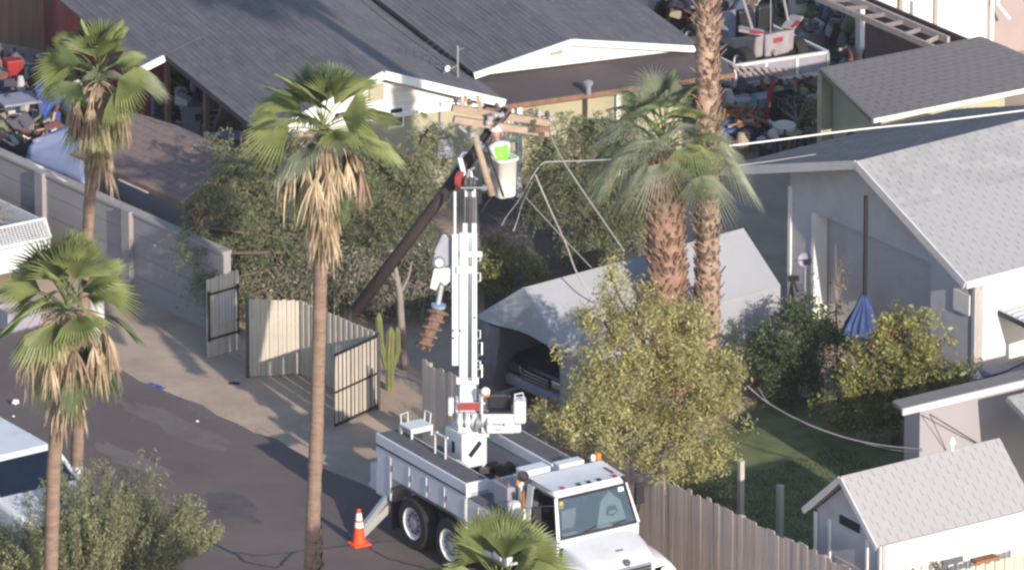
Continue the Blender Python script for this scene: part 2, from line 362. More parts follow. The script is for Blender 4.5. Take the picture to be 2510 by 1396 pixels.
gv=gm_.build('gravel',mat('gravel_stone',(0.27,0.22,0.185),.95,.2,3,island=.45),kind='stuff'); gv['label']='loose gravel along the asphalt edge and dirt strip'; gv['category']='gravel'
dk=[pt(1170,480),pt(1330,440),pt(1500,470),pt(1570,640),pt(1420,760),pt(1190,790)]; sheet('dark_ground_sheet',[(q.x,q.y) for q in dk],0.004,mat('dark_ground',(0.085,0.072,0.075),.95,.25,1.0,.4,20))  # dark sheet laid over the dirt behind the tent
# lawn behind the wooden fence
FD=(pt(2013,1362,1.83)-pt(1040,888,1.83)); FD.z=0; FL=FD.length; FD.normalize(); FN=Vector((-FD.y,FD.x,0)); F0=pt(1040,888,1.83); F0.z=0
lw=[F0+FD*5.0+FN*0.5, F0+FD*14+FN*0.5, F0+FD*14+FN*7.5, F0+FD*8+FN*10.5, F0+FD*4.0+FN*11.0, F0+FD*1.5+FN*7.0]  # outline stretched over bare dirt; dark green there stands in for shade
lawn=sheet('lawn',[(p.x,p.y) for p in lw],0.006,M_grass)
nb=16000; uu=np.random.rand(nb); vv=np.random.rand(nb)
bx=np.array([F0+FD*5.0+FN*0.6]); e1=np.array(FD*7.0); e2=np.array(FN*6.0+FD*-0.5)
base=bx+uu[:,None]*e1+vv[:,None]*e2; base[:,2]=0.004
h=0.03+0.05*np.random.rand(nb); ang=np.random.rand(nb)*6.28; sx=np.stack([np.cos(ang),np.sin(ang),0*ang],1)*0.012
tip=base+np.stack([np.random.randn(nb)*0.02,np.random.randn(nb)*0.02,h],1)
V=np.concatenate([base-sx,base+sx,tip]); Fq=np.stack([np.arange(nb),np.arange(nb)+nb,np.arange(nb)+2*nb],1)
gr=npmesh('grass',V,Fq,M_blade,kind='stuff'); gr['label']='short green lawn grass behind the wooden fence'; gr['category']='grass'

# ------------------------------------------------------------------ shingled roof plane
def roof_plane(root, E0, E1, T0, T1, m, tw=0.30, ex=0.145, ind=0, thick=0.07, name='roof_plane', deck=None, gap=0.006):
    E0,E1,T0,T1=[Vector(q) for q in (E0,E1,T0,T1)]
    n=(E1-E0).cross(T0-E0).normalized()
    if n.z<0: n=-n
    d=MB().slab(E0-n*0.004,E1-n*0.004,T1-n*0.004,T0-n*0.004,thick).build(name,deck or m,root)
    Lu=(E1-E0).length; Lv=((T0+T1)/2-(E0+E1)/2).length
    nu=max(1,int(round(Lu/tw))); nv=max(1,int(round(Lv/ex)))
    O=np.array(root.location); A=[]; cnt=0; meshes=[]
    e0,e1,t0,t1=[np.array(q) for q in (E0,E1,T0,T1)]; N=np.array(n)
    def P(u,v): return (e0*(1-u)+e1*u)*(1-v)+(t0*(1-u)+t1*u)*v
    VV=[];FF=[]
    for j in range(nv):
        off=(0.5 if j%2 else 0.0)+random.uniform(-.1,.1)
        for i in range(-1,nu+1):
            u0=max(0,(i+off)/nu+gap/Lu); u1=min(1,(i+1+off)/nu-gap/Lu)
            if u1-u0<0.2/nu: continue
            v0=j/nv - 0.004; v1=min(1.0,(j+1.1)/nv); t=random.uniform(0.007,0.014)
            a,b,c,dd=P(u0,v0),P(u1,v0),P(u1,v1),P(u0,v1)
            q=[a,b,c,dd,a+N*t,b+N*(t+random.uniform(-.003,.003)),c+N*0.004,dd+N*0.004]
            f=[(3,2,1,0),(4,5,6,7),(0,1,5,4),(1,2,6,5),(2,3,7,6),(3,0,4,7)]
            if cnt<ind:
                cc=(a+b+c+dd)/4
                me=bpy.data.meshes.new('shingle'); me.from_pydata([tuple(x-cc) for x in q],[],f); me.update(); me.materials.append(m)
                ob=bpy.data.objects.new('shingle',me); C.objects.link(ob); ob.parent=d; ob.location=Vector(cc-O)-Vector(d.location); cnt+=1
            else:
                k=len(VV); VV+= [tuple(x-O) for x in q]; FF+=[tuple(y+k for y in z) for z in f]
    if VV:
        me=bpy.data.meshes.new('shingle_courses'); me.from_pydata(VV,[],FF); me.update(); me.materials.append(m)
        ob=bpy.data.objects.new('shingle_courses',me); C.objects.link(ob); ob.parent=d; ob['kind']='stuff'
    return d

# ------------------------------------------------------------------ grey-roofed house at the back
B1,A1=dirv(23),dirv(-67)
h1=thing('house','yellow stucco house with large grey shingle roof and white trimmed gables','house',(-2.6,6.0,0))
G2=pt(940,178,3.25); hw2=2.66; dp2=0.95; LR=14.0
zl=lambda v,z: Vector((v.x,v.y,z))
EL0=zl(G2-B1*hw2,2.3); EL1=EL0-A1*5.2
roof_plane(h1,EL0,EL0-A1*LR,G2,G2-A1*LR,M_roof_dark,tw=0.7,ex=0.105,name='roof')
ER0=zl(G2+B1*hw2,2.3)
roof_plane(h1,ER0,ER0-A1*LR,G2,G2-A1*LR,M_roof_dark,tw=0.7,ex=0.105,name='roof')
G1=pt(1400,98,2.9); L1e=zl(G1-B1*2.18,2.48); R1e=zl(G1+B1*2.9,2.38)
roof_plane(h1,L1e,L1e-A1*11.5,G1,G1-A1*11.5,M_roof_dark,tw=0.7,ex=0.105,name='roof')
roof_plane(h1,R1e,R1e-A1*11.5,G1,G1-A1*11.5,M_roof_dark,tw=0.7,ex=0.105,name='roof')
# lower roof wing at the far left
q0=EL1-B1*0.55-A1*0.15; q0.z=2.12
roof_plane(h1,q0,q0-A1*8,q0+B1*1.4+Vector((0,0,0.5)),q0+B1*1.4+Vector((0,0,0.5))-A1*8,M_roof_dark,tw=0.7,ex=0.105,name='wing_roof')
MB().beam(q0+A1*0.03-Vector((0,0,.05)),q0+A1*0.03+B1*0.5+Vector((0,0,.13)),0.05,0.14).build('rake_board',M_trim,h1)
MB().prism([q0-ZUP*0.1-A1*2.2+B1*.9,q0-ZUP*2.12-A1*2.2+B1*.9,q0-ZUP*2.12-A1*2.2+B1*1.4,q0-A1*2.2+B1*1.4+ZUP*.3],-A1*6).build('wing_wall',M_redplate,h1)
for k in range(4):
    q=zl(EL0-A1*(1.2+2.2*k)+B1*.12,0); MB().box(zl(q,1.1),(.1,.1,2.2),R(23)).build('carport_post',M_wood_brown,h1)
# rake boards
def rake(a,b,root,m=M_trim,w_=0.05,h_=0.17):
    return MB().beam(a+A1*0.03-ZUP*0.06,b+A1*0.03-ZUP*0.06,w_,h_).build('rake_board',m,root)
rake(G2+ZUP*0.02,ER0,h1); rake(G2+ZUP*0.02,EL0,h1); rake(G1+ZUP*.02,L1e,h1,h_=0.13); rake(G1+ZUP*.02,R1e,h1,h_=0.13)
# fascia of the left eave
MB().beam(EL0-ZUP*0.06,EL0-A1*LR-ZUP*0.06,0.03,0.12).build('fascia',M_roof_flat,h1)
# gable 2 front wall (set back under the rake)
sb=-A1*0.32
wl=[zl(G2-B1*1.9,0)+sb, zl(G2+B1*2.3,0)+sb, zl(G2+B1*2.3,2.2)+sb, zl(G2-B1*1.9,2.2)+sb]
MB().prism(wl,-A1*0.15).build('front_wall',M_wall_yel,h1)
MB().prism([zl(G2-B1*2.6,2.2)+sb+A1*.03, zl(G2+B1*2.6,2.2)+sb+A1*.03, zl(G2,3.13)+sb+A1*.03],-A1*0.15).build('gable_siding',M_wall_white,h1)
for k in range(1,6):
    zz=2.2+k*0.15; hwk=2.6*(3.13-zz)/0.93
    if hwk>0.1: MB().beam(zl(G2-B1*hwk,zz)+sb+A1*.035,zl(G2+B1*hwk,zz)+sb+A1*.035,0.012,0.015).build('siding_lap',M_trim,h1)
MB().beam(zl(G2-B1*2.6,2.2)+sb+A1*.05,zl(G2+B1*2.6,2.2)+sb+A1*.05,0.04,0.1).build('frieze_board',M_trim,h1)
vz=G2-B1*0.05+sb+A1*.06; 
MB().box(zl(vz,2.75),(0.32,0.04,0.34),R(23)).build('gable_vent',M_wall_yel,h1)
# side walls
MB().prism([zl(G2-B1*0.6,0)-A1*0.5,zl(G2-B1*0.6,2.6)-A1*0.5,zl(G2-B1*0.6,2.6)-A1*13,zl(G2-B1*0.6,0)-A1*13],B1*0.15).build('side_wall',M_wall_yel,h1)
# window
wc=onp(970,286,G2+sb+A1*.01,A1); wn=MB(); wn.box(wc,(0.34,0.05,0.46),R(23)); wo=wn.build('window',M_trim,h1)
MB().box(wc+A1*0.03,(0.25,0.03,0.36),R(23)).build('pane',M_glass_dark,wo); MB().box(wc+A1*0.02,(0.26,0.03,0.37),R(23)).build('blind',M_grey_box,wo)
# meter boxes on the wall
for (px,py,wd,hg) in ((1075,318,0.2,0.3),(1088,362,0.34,0.4)):
    c=onp(px,py,G2+sb+A1*.1,A1); MB().box(c,(wd,0.16,hg),R(23)).build('meter_box',M_grey_box,h1,bevel=0.015)
c=onp(1080,250,G2+sb+A1*.06,A1); c2=onp(1080,310,G2+sb+A1*.06,A1); MB().tube([c,c2],0.018,6).build('conduit',M_grey_box,h1)
# gable 1 siding + vent
s1=-A1*0.15
MB().prism([zl(G1-B1*2.1,2.35)+s1,zl(G1+B1*2.8,2.28)+s1,zl(G1,2.84)+s1],-A1*0.12).build('gable_siding',M_wall_white,h1)
vc=onp(1365,124,G1+s1+A1*.02,A1); vo=MB().box(vc,(0.26,0.03,0.18),R(23)).build('gable_vent',M_wall_yel,h1)
for k in range(4): MB().box(vc+A1*.02+ZUP*(-0.06+0.04*k),(0.24,0.02,0.012),R(23)).build('louver',M_wood_grey,vo)
# walls under gable 1
MB().prism([zl(G1-B1*2.1,0)+s1*3,zl(G1+B1*2.7,0)+s1*3,zl(G1+B1*2.7,2.35)+s1*3,zl(G1-B1*2.1,2.35)+s1*3],-A1*0.15).build('front_wall',M_wall_yel,h1)
# porch
PF0=pt(1188,262,2.1); PF1=PF0+B1*5.6; PK0=PF0-A1*1.75+ZUP*0.25; PK1=PK0+B1*5.6
MB().slab(PF0,PF1,PK1,PK0,0.09).build('porch_roof',M_roof_flat,h1)
MB().beam(PF0-ZUP*.06+A1*.02,PF1-ZUP*.06+A1*.02,0.03,0.10).build('porch_fascia',M_wood_brown,h1)
for px in (1277,1520):
    b_=onp(px,245,PF0,A1)-A1*0.12; MB().box((b_.x,b_.y,1.02),(0.11,0.11,2.04),R(23)).build('porch_post',M_trim,h1)
b_=onp(1277,245,PF0,A1)-A1*0.12; b2=onp(1218,262,PF0,A1)-A1*0.12
for zz in (0.95,2.0,1.25): MB().beam(zl(b_,zz),zl(b2,zz),0.05,0.06).build('railing',M_trim,h1)
for k in range(6):
    q=b_.lerp(b2,(k+0.5)/6.0); MB().tube([zl(q,1.25),zl(q,2.0)],0.018,6).build('baluster',M_trim,h1)
    q=b_.lerp(b2,(k+0.5)/6.0); MB().tube([zl(q,0.1),zl(q,0.95)],0.018,6).build('baluster',M_trim,h1)
v=onp(1442,219,PF0-A1*.6+ZUP*.1,Vector((0,0,1))); MB().lathe((v.x,v.y,2.1),[(0.06,0),(0.06,.18),(0.1,.2),(0.1,.26),(0.02,.3)],12).build('roof_vent',M_steel,h1)
# roof antenna (stands on the roof)
ab=pt(1122,195,2.45); an_=thing('roof_antenna','thin metal television aerial with dish arm on the grey roof','antenna',ab)
t_=Vector((ab.x,ab.y,hz(ab,112))); MB().tube([ab,t_],0.022,6).build('mast',M_steel,an_)
m1=ab.lerp(t_,0.42)
MB().tube([m1,m1+Vector((-.72,.1,.42))],0.012,5).build('boom_arm',M_dsteel,an_)
for k in range(5):
    q=m1+Vector((-.72,.1,.42))*(0.3+0.17*k); MB().tube([q+Vector((.16,.2,.05)),q-Vector((.16,.2,.05))],0.007,4).build('element',M_dsteel,an_)
MB().tube([m1,m1+Vector((-.3,-.2,-.1))],0.012,5).build('dish_arm',M_steel,an_)
MB().lathe(m1+Vector((-.22,-.12,-.03)),[(0.01,0),(0.05,.015),(0.065,.03)],10,axis=(.5,-.8,.2)).build('dish',M_trim,an_)
MB().tube([t_-ZUP*.1,t_-ZUP*.1+Vector((.12,0,.05))],0.01,5).build('side_arm',M_steel,an_)

# ------------------------------------------------------------------ brown-shingled shed behind the alley wall
sh=thing('shed','grey-walled shed with patchy brown shingle roof behind the alley wall','shed',pt(445,495,2.0).xy.to_3d())
E0=pt(445,495,2.0); T0=pt(560,385,2.6); sd_=(pt(235,400,2.0)-E0).normalized(); sn=Vector((-sd_.y,sd_.x,0)); 
if sn.dot(T0-E0)<0: sn=-sn
T0=zl(E0+sn*1.35,2.62); LS=3.75
roof_plane(sh,E0,E0+sd_*LS,T0,T0+sd_*LS,M_roof_brown,tw=0.33,ex=0.16,ind=230,name='roof')
E2=zl(T0+sn*1.2,2.05); roof_plane(sh,E2,E2+sd_*LS,T0,T0+sd_*LS,M_roof_brown,name='roof')
wi=E0+sn*0.22+sd_*0.2; MB().par(zl(wi,0),sd_*(LS-.4),sn*0.1,ZUP*2.02).build('side_wall',M_wall,sh)
we=zl(E0+sn*0.25+sd_*0.2,0); MB().prism([we,we+sn*2.1,we+sn*2.1+ZUP*2.05,we+sn*1.1+ZUP*2.5,we+ZUP*2.05],sd_*0.1).build('end_wall',M_wood_brown,sh)
MB().beam(E0-ZUP*.05-sd_*.03,T0-ZUP*.05-sd_*.03,0.04,0.13).build('rake_board',M_arm,sh)
MB().beam(E0-ZUP*.05-sn*.02,E0+sd_*LS-ZUP*.05-sn*.02,0.03,0.1).build('fascia',M_wood_brown,sh)
MB().beam(E0-ZUP*.10+sd_*1.1-sn*.04,E0+sd_*2.1-ZUP*.10-sn*.04,0.03,0.03).build('gutter_strip',M_trim,sh)
def drape(name,a,b,c,d,nu,nv,amp,m,parent=None,th=0.01):
    a,b,c,d=[Vector(q) for q in (a,b,c,d)]; n=(b-a).cross(d-a).normalized(); mb=MB(); idx={}
    for j in range(nv+1):
        for i in range(nu+1):
            u,v=i/nu,j/nv; p=a.lerp(b,u).lerp(d.lerp(c,u),v)+n*amp*(math.sin(u*9+v*3)+0.6*math.sin(u*17-v*7)+random.uniform(-.5,.5)); idx[i,j]=len(mb.v); mb.v.append(p)
    for j in range(nv):
        for i in range(nu): mb.f.append((idx[i,j],idx[i+1,j],idx[i+1,j+1],idx[i,j+1]))
    o=mb.build(name,m,parent,smooth=True); s=o.modifiers.new('solid','SOLIDIFY'); s.thickness=th; return o
tp=drape('tarpaulin',pt(62,388,1.65),pt(80,343,2.0),pt(205,292,2.35),pt(208,452,1.72),10,12,0.02,M_tarp_greyblue)
tag(tp,'grey-blue tarpaulin stretched beside the brown-roofed shed behind the wall','tarpaulin')
tl=drape('tarpaulin',pt(505,330,1.3),pt(560,318,1.4),pt(680,330,1.4),pt(640,352,1.2),10,4,0.02,M_tarp_greyblue)
tag(tl,'pale blue plastic sheet between the brown shed and the grey-roofed house','tarpaulin')

# ------------------------------------------------------------------ alley wall with pilasters
w0=pt(310,718); w1=pt(509,808); wd=(w1-w0); wd.z=0; wd.normalize(); wnr=Vector((wd.y,-wd.x,0))   # wnr: towards the alley
WH=1.74
wa=thing('block_wall','long grey-beige stucco block wall along the left of the alley','wall',w0)
far=w0-wd*9.0; end=w1+wd*0.55
L_=(end-far).length
MB().par(far-wnr*0.18, wd*L_, wnr*0.18, ZUP*WH).build('wall_panel',M_wall,wa)
MB().par(far-wnr*0.21+ZUP*(WH+.002), wd*L_, wnr*0.24, ZUP*0.05).build('coping',M_conc,wa)
for k in range(1,4): MB().par(far+wnr*0.001+ZUP*(0.45*k), wd*L_, wnr*0.003, ZUP*0.014).build('joint_line',mat('mortar_shade',(0.19,0.175,0.175),.95,.1,3),wa)
for px in (97,309,-120):
    q=onp(px,560 if px<200 else 640,w0,wnr); q.z=0
    MB().par(q-wd*0.0, wd*0.26, wnr*0.11, ZUP*(WH+.07)).build('pilaster',M_wall,wa)
# white plastic scraps lying along the wall top
sp=drape('plastic_scrap',pt(60,388,1.80),pt(110,412,1.82),pt(165,445,1.8),pt(95,420,1.7),8,3,0.02,M_trim); tag(sp,'crumpled white plastic strip lying on top of the block wall','plastic sheet')

# ------------------------------------------------------------------ metal panel fences and gates
def slat_panel(root, p0, p1, ztop0, ztop1, sw=0.085, m=M_panel, name='metal_slat', z0=0.03):
    d=(p1-p0); d.z=0; L=d.length; d.normalize(); n=Vector((d.y,-d.x,0)); k=max(1,int(L/sw)); sw=L/k
    for i in range(k):
        zt=ztop0+(ztop1-ztop0)*(i+.5)/k; off=0.018 if i%2 else 0.0
        q=p0+d*(i*sw+0.004)+n*off; 
        MB().par(zl(q,z0),d*(sw-0.008),n*0.018,ZUP*(zt-z0+random.uniform(-.012,.012))).build(name,m,root)
    return d,n,L
p0=pt(608,925); p1=pt(735,917); p2=pt(927,1003)
f1=thing('metal_fence','tan corrugated metal fence turning a corner beside the leaning pole','fence',p0)
h0=hz(p0,732); h1_=hz(p1,735); slat_panel(f1,p0,p1,h0,h1_); slat_panel(f1,p1,p2,h1_,hz(p2,815))
for q,hh in ((p0,h0),(p1,h1_),(p2,hz(p2,815))): MB().box((q.x,q.y,hh/2),(0.06,0.06,hh),R(40)).build('post',M_dsteel,f1)
for zz in (0.35,1.25):
    MB().beam(zl(p0,zz)+Vector((0,.05,0)),zl(p1,zz)+Vector((0,.05,0)),0.04).build('rail',M_dsteel,f1); MB().beam(zl(p1,zz)+Vector((.04,.04,0)),zl(p2,zz)+Vector((.04,.04,0)),0.04).build('rail',M_dsteel,f1)
# swung-open gate leaf with dark bars
q0_,q1_=pt(820,1052),pt(928,1002); gt=thing('gate_leaf','open gate leaf of dark upright bars backed with tan sheet','gate',q1_)
hq0,hq1=hz(q0_,868),hz(q1_,828); gd=(q1_-q0_).normalized(); gn=Vector((gd.y,-gd.x,0)); GL=(q1_-q0_).length
for k in range(5):
    t0=k/5; MB().par(zl(q0_+gd*GL*t0+gd*.012-gn*0.004,0.10),gd*(GL/5-.024),-gn*0.012,ZUP*(hq0-.12)).build('backing_sheet',M_panel,gt)
for zz,hh in ((0.06,.05),(0.75,.03),(hq0-0.04,.05)): MB().par(zl(q0_,zz),gd*GL,gn*0.03,ZUP*hh).build('rail',M_black,gt)
nbar=12
for k in range(nbar):
    q=q0_+gd*(GL*(k+.0)/(nbar-1)); MB().box((q.x+gn.x*.008,q.y+gn.y*.008,hq0/2+.03),(0.015,0.01,hq0-.06),math.atan2(gd.y,gd.x)).build('bar',M_black,gt)
# small gate leaf by the wall
r0,r1=pt(507,880),pt(584,858); gs=thing('gate_leaf','narrow tan sheet gate leaf with black frame beside the alley wall','gate',r0)
hr=hz(r0,685); slat_panel(gs,r0,r1,hr,hz(r1,660),sw=0.09)
rd=(r1-r0).normalized(); rn=Vector((rd.y,-rd.x,0)); RL=(r1-r0).length
for t in (0.03,0.95): MB().box(zl(r0+rd*RL*t+rn*.05,0.9),(0.04,0.03,1.05),math.atan2(rd.y,rd.x)).build('frame_upright',M_black,gs)
for zz in (0.42,1.36): MB().beam(zl(r0+rn*.05,zz),zl(r1+rn*.05,zz),0.025,0.035).build('frame_rail',M_black,gs)
for k in range(7): q=r0.lerp(r1,0.3+0.1*k)+rn*.05; MB().box(zl(q,0.98),(0.018,0.015,0.55),math.atan2(rd.y,rd.x)).build('bar',M_white_body,gs)
# gate post shadow-side panel between
# ------------------------------------------------------------------ wooden fence on the right of the truck
wf=thing('wooden_fence','long grey weathered wooden picket fence beside the truck','fence',F0)
pm=[]
for k in range(4):
    wv=0.128+0.006*k; hh=1.82+0.02*k; t=0.018
    b=MB(); b.prism([(-wv/2,0,0.03),(wv/2,0,0.03),(wv/2,0,hh-.03),(wv/2-.02,0,hh),(-wv/2+.02,0,hh),(-wv/2,0,hh-.03)],(0,t,0))
    me=bpy.data.meshes.new('picket'); me.from_pydata([tuple(v) for v in b.v],[],b.f); me.update(); me.materials.append([M_wood_grey,mat('grey_wood_light',(0.42,0.355,0.32),0.9,0.2,4,0.4,26,stretch=(3,3,0.3)),mat('grey_wood_warm',(0.36,0.285,0.245),0.9,0.22,4,0.4,26,stretch=(3,3,0.3)),M_wood_grey][k]); pm.append(me)
nP=int((FL+1.6)/0.142); fa=math.atan2(FD.y,FD.x)
for i in range(nP):
    ob=bpy.data.objects.new('picket',random.choice(pm)); C.objects.link(ob); ob.parent=wf
    q=FD*(i*0.142)+FN*random.uniform(-.003,.003); ob.location=(q.x,q.y,random.uniform(-.03,.02)); ob.rotation_euler=(random.uniform(-.004,.004),random.uniform(-.008,.008),fa)
for zz in (0.4,1.45): MB().beam(zl(F0+FN*.05,zz),zl(F0+FD*(FL+1.6)+FN*.05,zz),0.04,0.09).build('rail',M_wood_grey,wf)
for k in range(6): MB().box(zl(F0+FD*(k*2.5)+FN*.12,0.9),(0.09,0.09,1.8),fa).build('post',M_wood_grey,wf)
# corner fence at the very bottom right
c0=pt(2330,1400,1.7); c1=c0+dirv(34)*2.2; c0.z=c1.z=0
cf=thing('slat_fence','pale tan slat fence in front of the white shed','fence',c0); slat_panel(cf,c0,c1,1.7,1.7,sw=0.11,m=M_panel,name='slat')
br=MB().beam(pt(2385,1375,1.72),pt(2440,1362,1.72),0.2,0.05).build('board',M_wood_red); tag(br,'short reddish brown board lying on the bottom-right slat fence','board')

# ------------------------------------------------------------------ big pale-roofed house on the right
AW,BW=dirv(-53.5),dirv(36.5)
RG=pt(2100,395,4.0); ER=RG+AW*3.45; ER.z=2.5; EF=RG-AW*4.37; EF.z=2.63; LW=6.0
hw=thing('house','grey-walled house with broad pale shingle roof on the right','house',zl(RG,0))
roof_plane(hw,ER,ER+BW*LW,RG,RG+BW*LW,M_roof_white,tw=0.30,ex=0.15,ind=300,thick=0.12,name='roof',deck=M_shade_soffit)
roof_plane(hw,EF,EF+BW*LW,RG,RG+BW*LW,M_roof_gran,thick=0.12,name='roof',deck=M_shade_soffit)  # far slope takes a darker roof colour to stand for its shade
MB().beam(ER+ZUP*-.07-BW*.02,RG-ZUP*.07-BW*.02,0.04,0.17).build('rake_board',M_wall_lav,hw)
MB().beam(EF+ZUP*-.07-BW*.02,RG-ZUP*.07-BW*.02,0.04,0.17).build('rake_board',M_wall_lav,hw)
MB().beam(ER+AW*.02-ZUP*.07,ER+AW*.02-ZUP*.07+BW*LW,0.04,0.15).build('fascia',M_wall_lav,hw)
ov=BW*0.5
def WP(a,z): q=RG+ov+AW*a; return Vector((q.x,q.y,z))
def rz_(a): return (4.0-0.14)-(a*1.5/3.45 if a>0 else -a*1.37/4.37)
# left pier, header, right pier, recessed panel
HB=1.95
MB().prism([WP(-2.75,0),WP(-1.95,0),WP(-1.95,rz_(-1.95)),WP(-2.75,rz_(-2.75))],BW*0.2).build('gable_wall',M_wall_lav,hw)
MB().prism([WP(-1.95,2.28),WP(1.75,2.28),WP(1.75,rz_(1.75)),WP(0,rz_(0)),WP(-1.95,rz_(-1.95))],BW*0.2).build('gable_wall',M_wall_lav,hw)
MB().prism([WP(1.75,0),WP(3.15,0),WP(3.15,rz_(3.15)),WP(1.75,rz_(1.75))],BW*0.2).build('gable_wall',M_wall_lav,hw)
MB().par(WP(-1.95,0)+BW*.34,AW*3.7,BW*.05,ZUP*2.28).build('garage_door',M_wall_lav,hw)
MB().par(WP(-2.02,0)-BW*.03,AW*.09,BW*.34,ZUP*2.26).build('door_casing',M_trim,hw)
MB().par(WP(-2.78,0)-BW*.03,AW*.09,BW*.03,ZUP*2.6).build('corner_board',M_trim,hw)
MB().par(WP(3.06,0)-BW*.02,AW*.10,BW*.02,ZUP*2.4).build('corner_board',M_wall_lav,hw)
MB().par(WP(3.15,0),BW*5,-AW*.2,ZUP*2.42).build('side_wall',M_wall_white,hw)
MB().par(WP(-2.75,0)+BW*.21,BW*5,AW*.2,ZUP*2.9).build('back_wall',M_wall_lav,hw)
MB().par(WP(2.5,1.55)-BW*.04,AW*.5,BW*.03,ZUP*.42).build('utility_panel',M_wall_white,hw)

# ------------------------------------------------------------------ grey-roofed yellow house, upper right
e0=pt(2140,290,2.4); BG=dirv(31.0); AG=dirv(-59.0); t0_=pt(2020,165,2.9); dg=(t0_-e0).dot(-AG); t0_=e0-AG*dg; t0_.z=2.9
hg=thing('house','yellow house with plain grey shingle roof at upper right','house',zl(e0,0))
roof_plane(hg,e0,e0+BG*5.0,t0_,t0_+BG*3.9,M_roof_gran,tw=0.3,ex=0.15,ind=300,name='roof')
MB().beam(e0-ZUP*.05+AG*.02,e0+BG*5.0-ZUP*.05+AG*.02,0.03,0.09).build('fascia',M_trim,hg)
MB().beam(e0-ZUP*.05-BG*.02,t0_-ZUP*.05-BG*.02,0.03,0.1).build('rake_board',M_roof_gran,hg)
wq=zl(e0+BG*.3-AG*.15,0); MB().par(wq,BG*3.0,-AG*.15,ZUP*2.4).build('front_wall',M_wall_yel,hg)
wq=zl(e0+BG*.3-AG*.3,0); MB().prism([wq,wq-AG*(dg-.3),wq-AG*(dg-.3)+ZUP*2.8,wq+ZUP*2.38],BG*.15).build('end_wall',M_wall_yel,hg)
MB().box(zl(e0+BG*.27-AG*1.1,1.4),(0.05,0.5,0.6),R(31)).build('window',M_glass_dark,hg)
for k in range(2):
    q=zl(e0+BG*(1.75+.17*k)-AG*.1,2.02); MB().box(q,(0.07,0.06,0.22),R(31)).build('wall_vent',M_wood_grey,hg)
MB().par(zl(t0_+BG*.05-AG*.05,0),BG*3.8,-AG*.15,ZUP*2.8).build('back_wall',M_wall_yel,hg)

# ------------------------------------------------------------------ cream house at top right corner
k0=pt(2417,150,0); BK,AK=dirv(28),dirv(-62)
hk=thing('house','cream and mauve walled house with white downspouts at the top right corner','house',k0)
MB().par(k0-BK*3.1,BK*3.1,-AK*.2,ZUP*3.9).build('front_wall',M_wall_white,hk)
MB().par(k0-AK*.25,BK*3.5,-AK*.2,ZUP*3.9).build('side_wall',M_mauve,hk)
MB().tube([k0+BK*.10+ZUP*.2+AK*.05,k0+BK*.10+ZUP*3.3+AK*.05],0.045,8).build('downspout',M_trim,hk)
MB().tube([k0+BK*.24+ZUP*3.3+AK*.05,k0+BK*.24+ZUP*1.25+AK*.05,k0+BK*.42+ZUP*.95+AK*.25],0.035,8).build('downspout',M_trim,hk)
MB().slab(k0-BK*3.2+AK*.3+ZUP*3.9,k0+BK*3.5+AK*.3+ZUP*3.9,k0+BK*3.5-AK*4+ZUP*4.5,k0-BK*3.2-AK*4+ZUP*4.5,.12).build('roof',M_roof_gran,hk)
# open timber lean-to in front of it
lt=thing('open_lean_to','open dark timber lean-to frame full of stored things','lean-to',pt(2200,200))
l0,l1=pt(2070,-10,2.2),pt(2325,98,2.2); m0,m1_=pt(1990,-10,2.0),pt(2290,118,2.0)
MB().beam(l0,l1,0.07,0.14).build('beam',M_wood_grey,lt); MB().beam(m0,m1_,0.07,0.12).build('beam',M_wood_grey,lt)
MB().par(zl(l0+dirv(28)*.5,0),(l1-l0),dirv(28)*.08,ZUP*2.1).build('rear_shade_panel',mat('shade_dark_boards',(0.055,0.045,0.05),.9,.3,4),lt)  # panel coloured near-black for the shade inside the lean-to
for k in range(6):
    t=(k+.5)/6; MB().beam(m0.lerp(m1_,t),l0.lerp(l1,t),0.05,0.09).build('rafter',M_wood_grey,lt)
for px,py in ((2150,175),(2205,190),(2290,215)):
    q=pt(px,py); MB().box((q.x,q.y,1.0),(0.08,0.08,2.0),0.3).build('post',M_wood_grey,lt)
q=pt(2092,118); MB().box((q.x,q.y,.48),(0.06,0.06,.95),0.3).build('post',M_trim,lt)
# tall brown fence at top-left corner
b0,b1=pt(-60,95),pt(112,128); bf=thing('board_fence','tall brown board fence in the top left corner','fence',b0); slat_panel(bf,b0,b1,2.2,2.2,sw=0.14,m=M_wood_brown,name='board')
# concrete pad there
pdp=[pt(-200,90),pt(120,130),pt(330,300),pt(60,330),pt(-200,330)]; sheet('concrete_pad',[(q.x,q.y) for q in pdp],0.004,M_conc)

# ------------------------------------------------------------------ house and shed at the lower right
hB,hA=dirv(33.5),dirv(-56.5)
s0=pt(2150,1338,2.0); sL=s0-hA*2.35; sR=s0-hA*1.175+ZUP*1.0; 
ws=thing('garden_shed','white garden shed with pale shingle gable roof at lower right','shed',zl(s0,0))
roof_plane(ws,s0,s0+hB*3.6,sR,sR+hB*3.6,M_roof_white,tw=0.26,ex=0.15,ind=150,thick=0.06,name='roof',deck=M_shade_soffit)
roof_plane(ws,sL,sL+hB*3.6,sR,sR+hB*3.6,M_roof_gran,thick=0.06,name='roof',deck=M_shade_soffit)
MB().beam(s0-ZUP*.05-hB*.02,sR-ZUP*.05-hB*.02,0.03,0.11).build('rake_board',M_wall_lav,ws); MB().beam(sL-ZUP*.05-hB*.02,sR-ZUP*.05-hB*.02,0.03,0.11).build('rake_board',M_wall_lav,ws)
gi=hB*.2
q=zl(s0-hA*.12+gi,0); MB().prism([q,q-hA*2.1,q-hA*2.1+ZUP*1.98,q-hA*1.055+ZUP*2.85,q+ZUP*1.98],hB*.08).build('gable_wall',M_wall_lav,ws)
MB().par(zl(s0-hA*.12+gi,0),hB*3.3,-hA*.08,ZUP*1.98).build('front_wall',M_wall_white,ws)
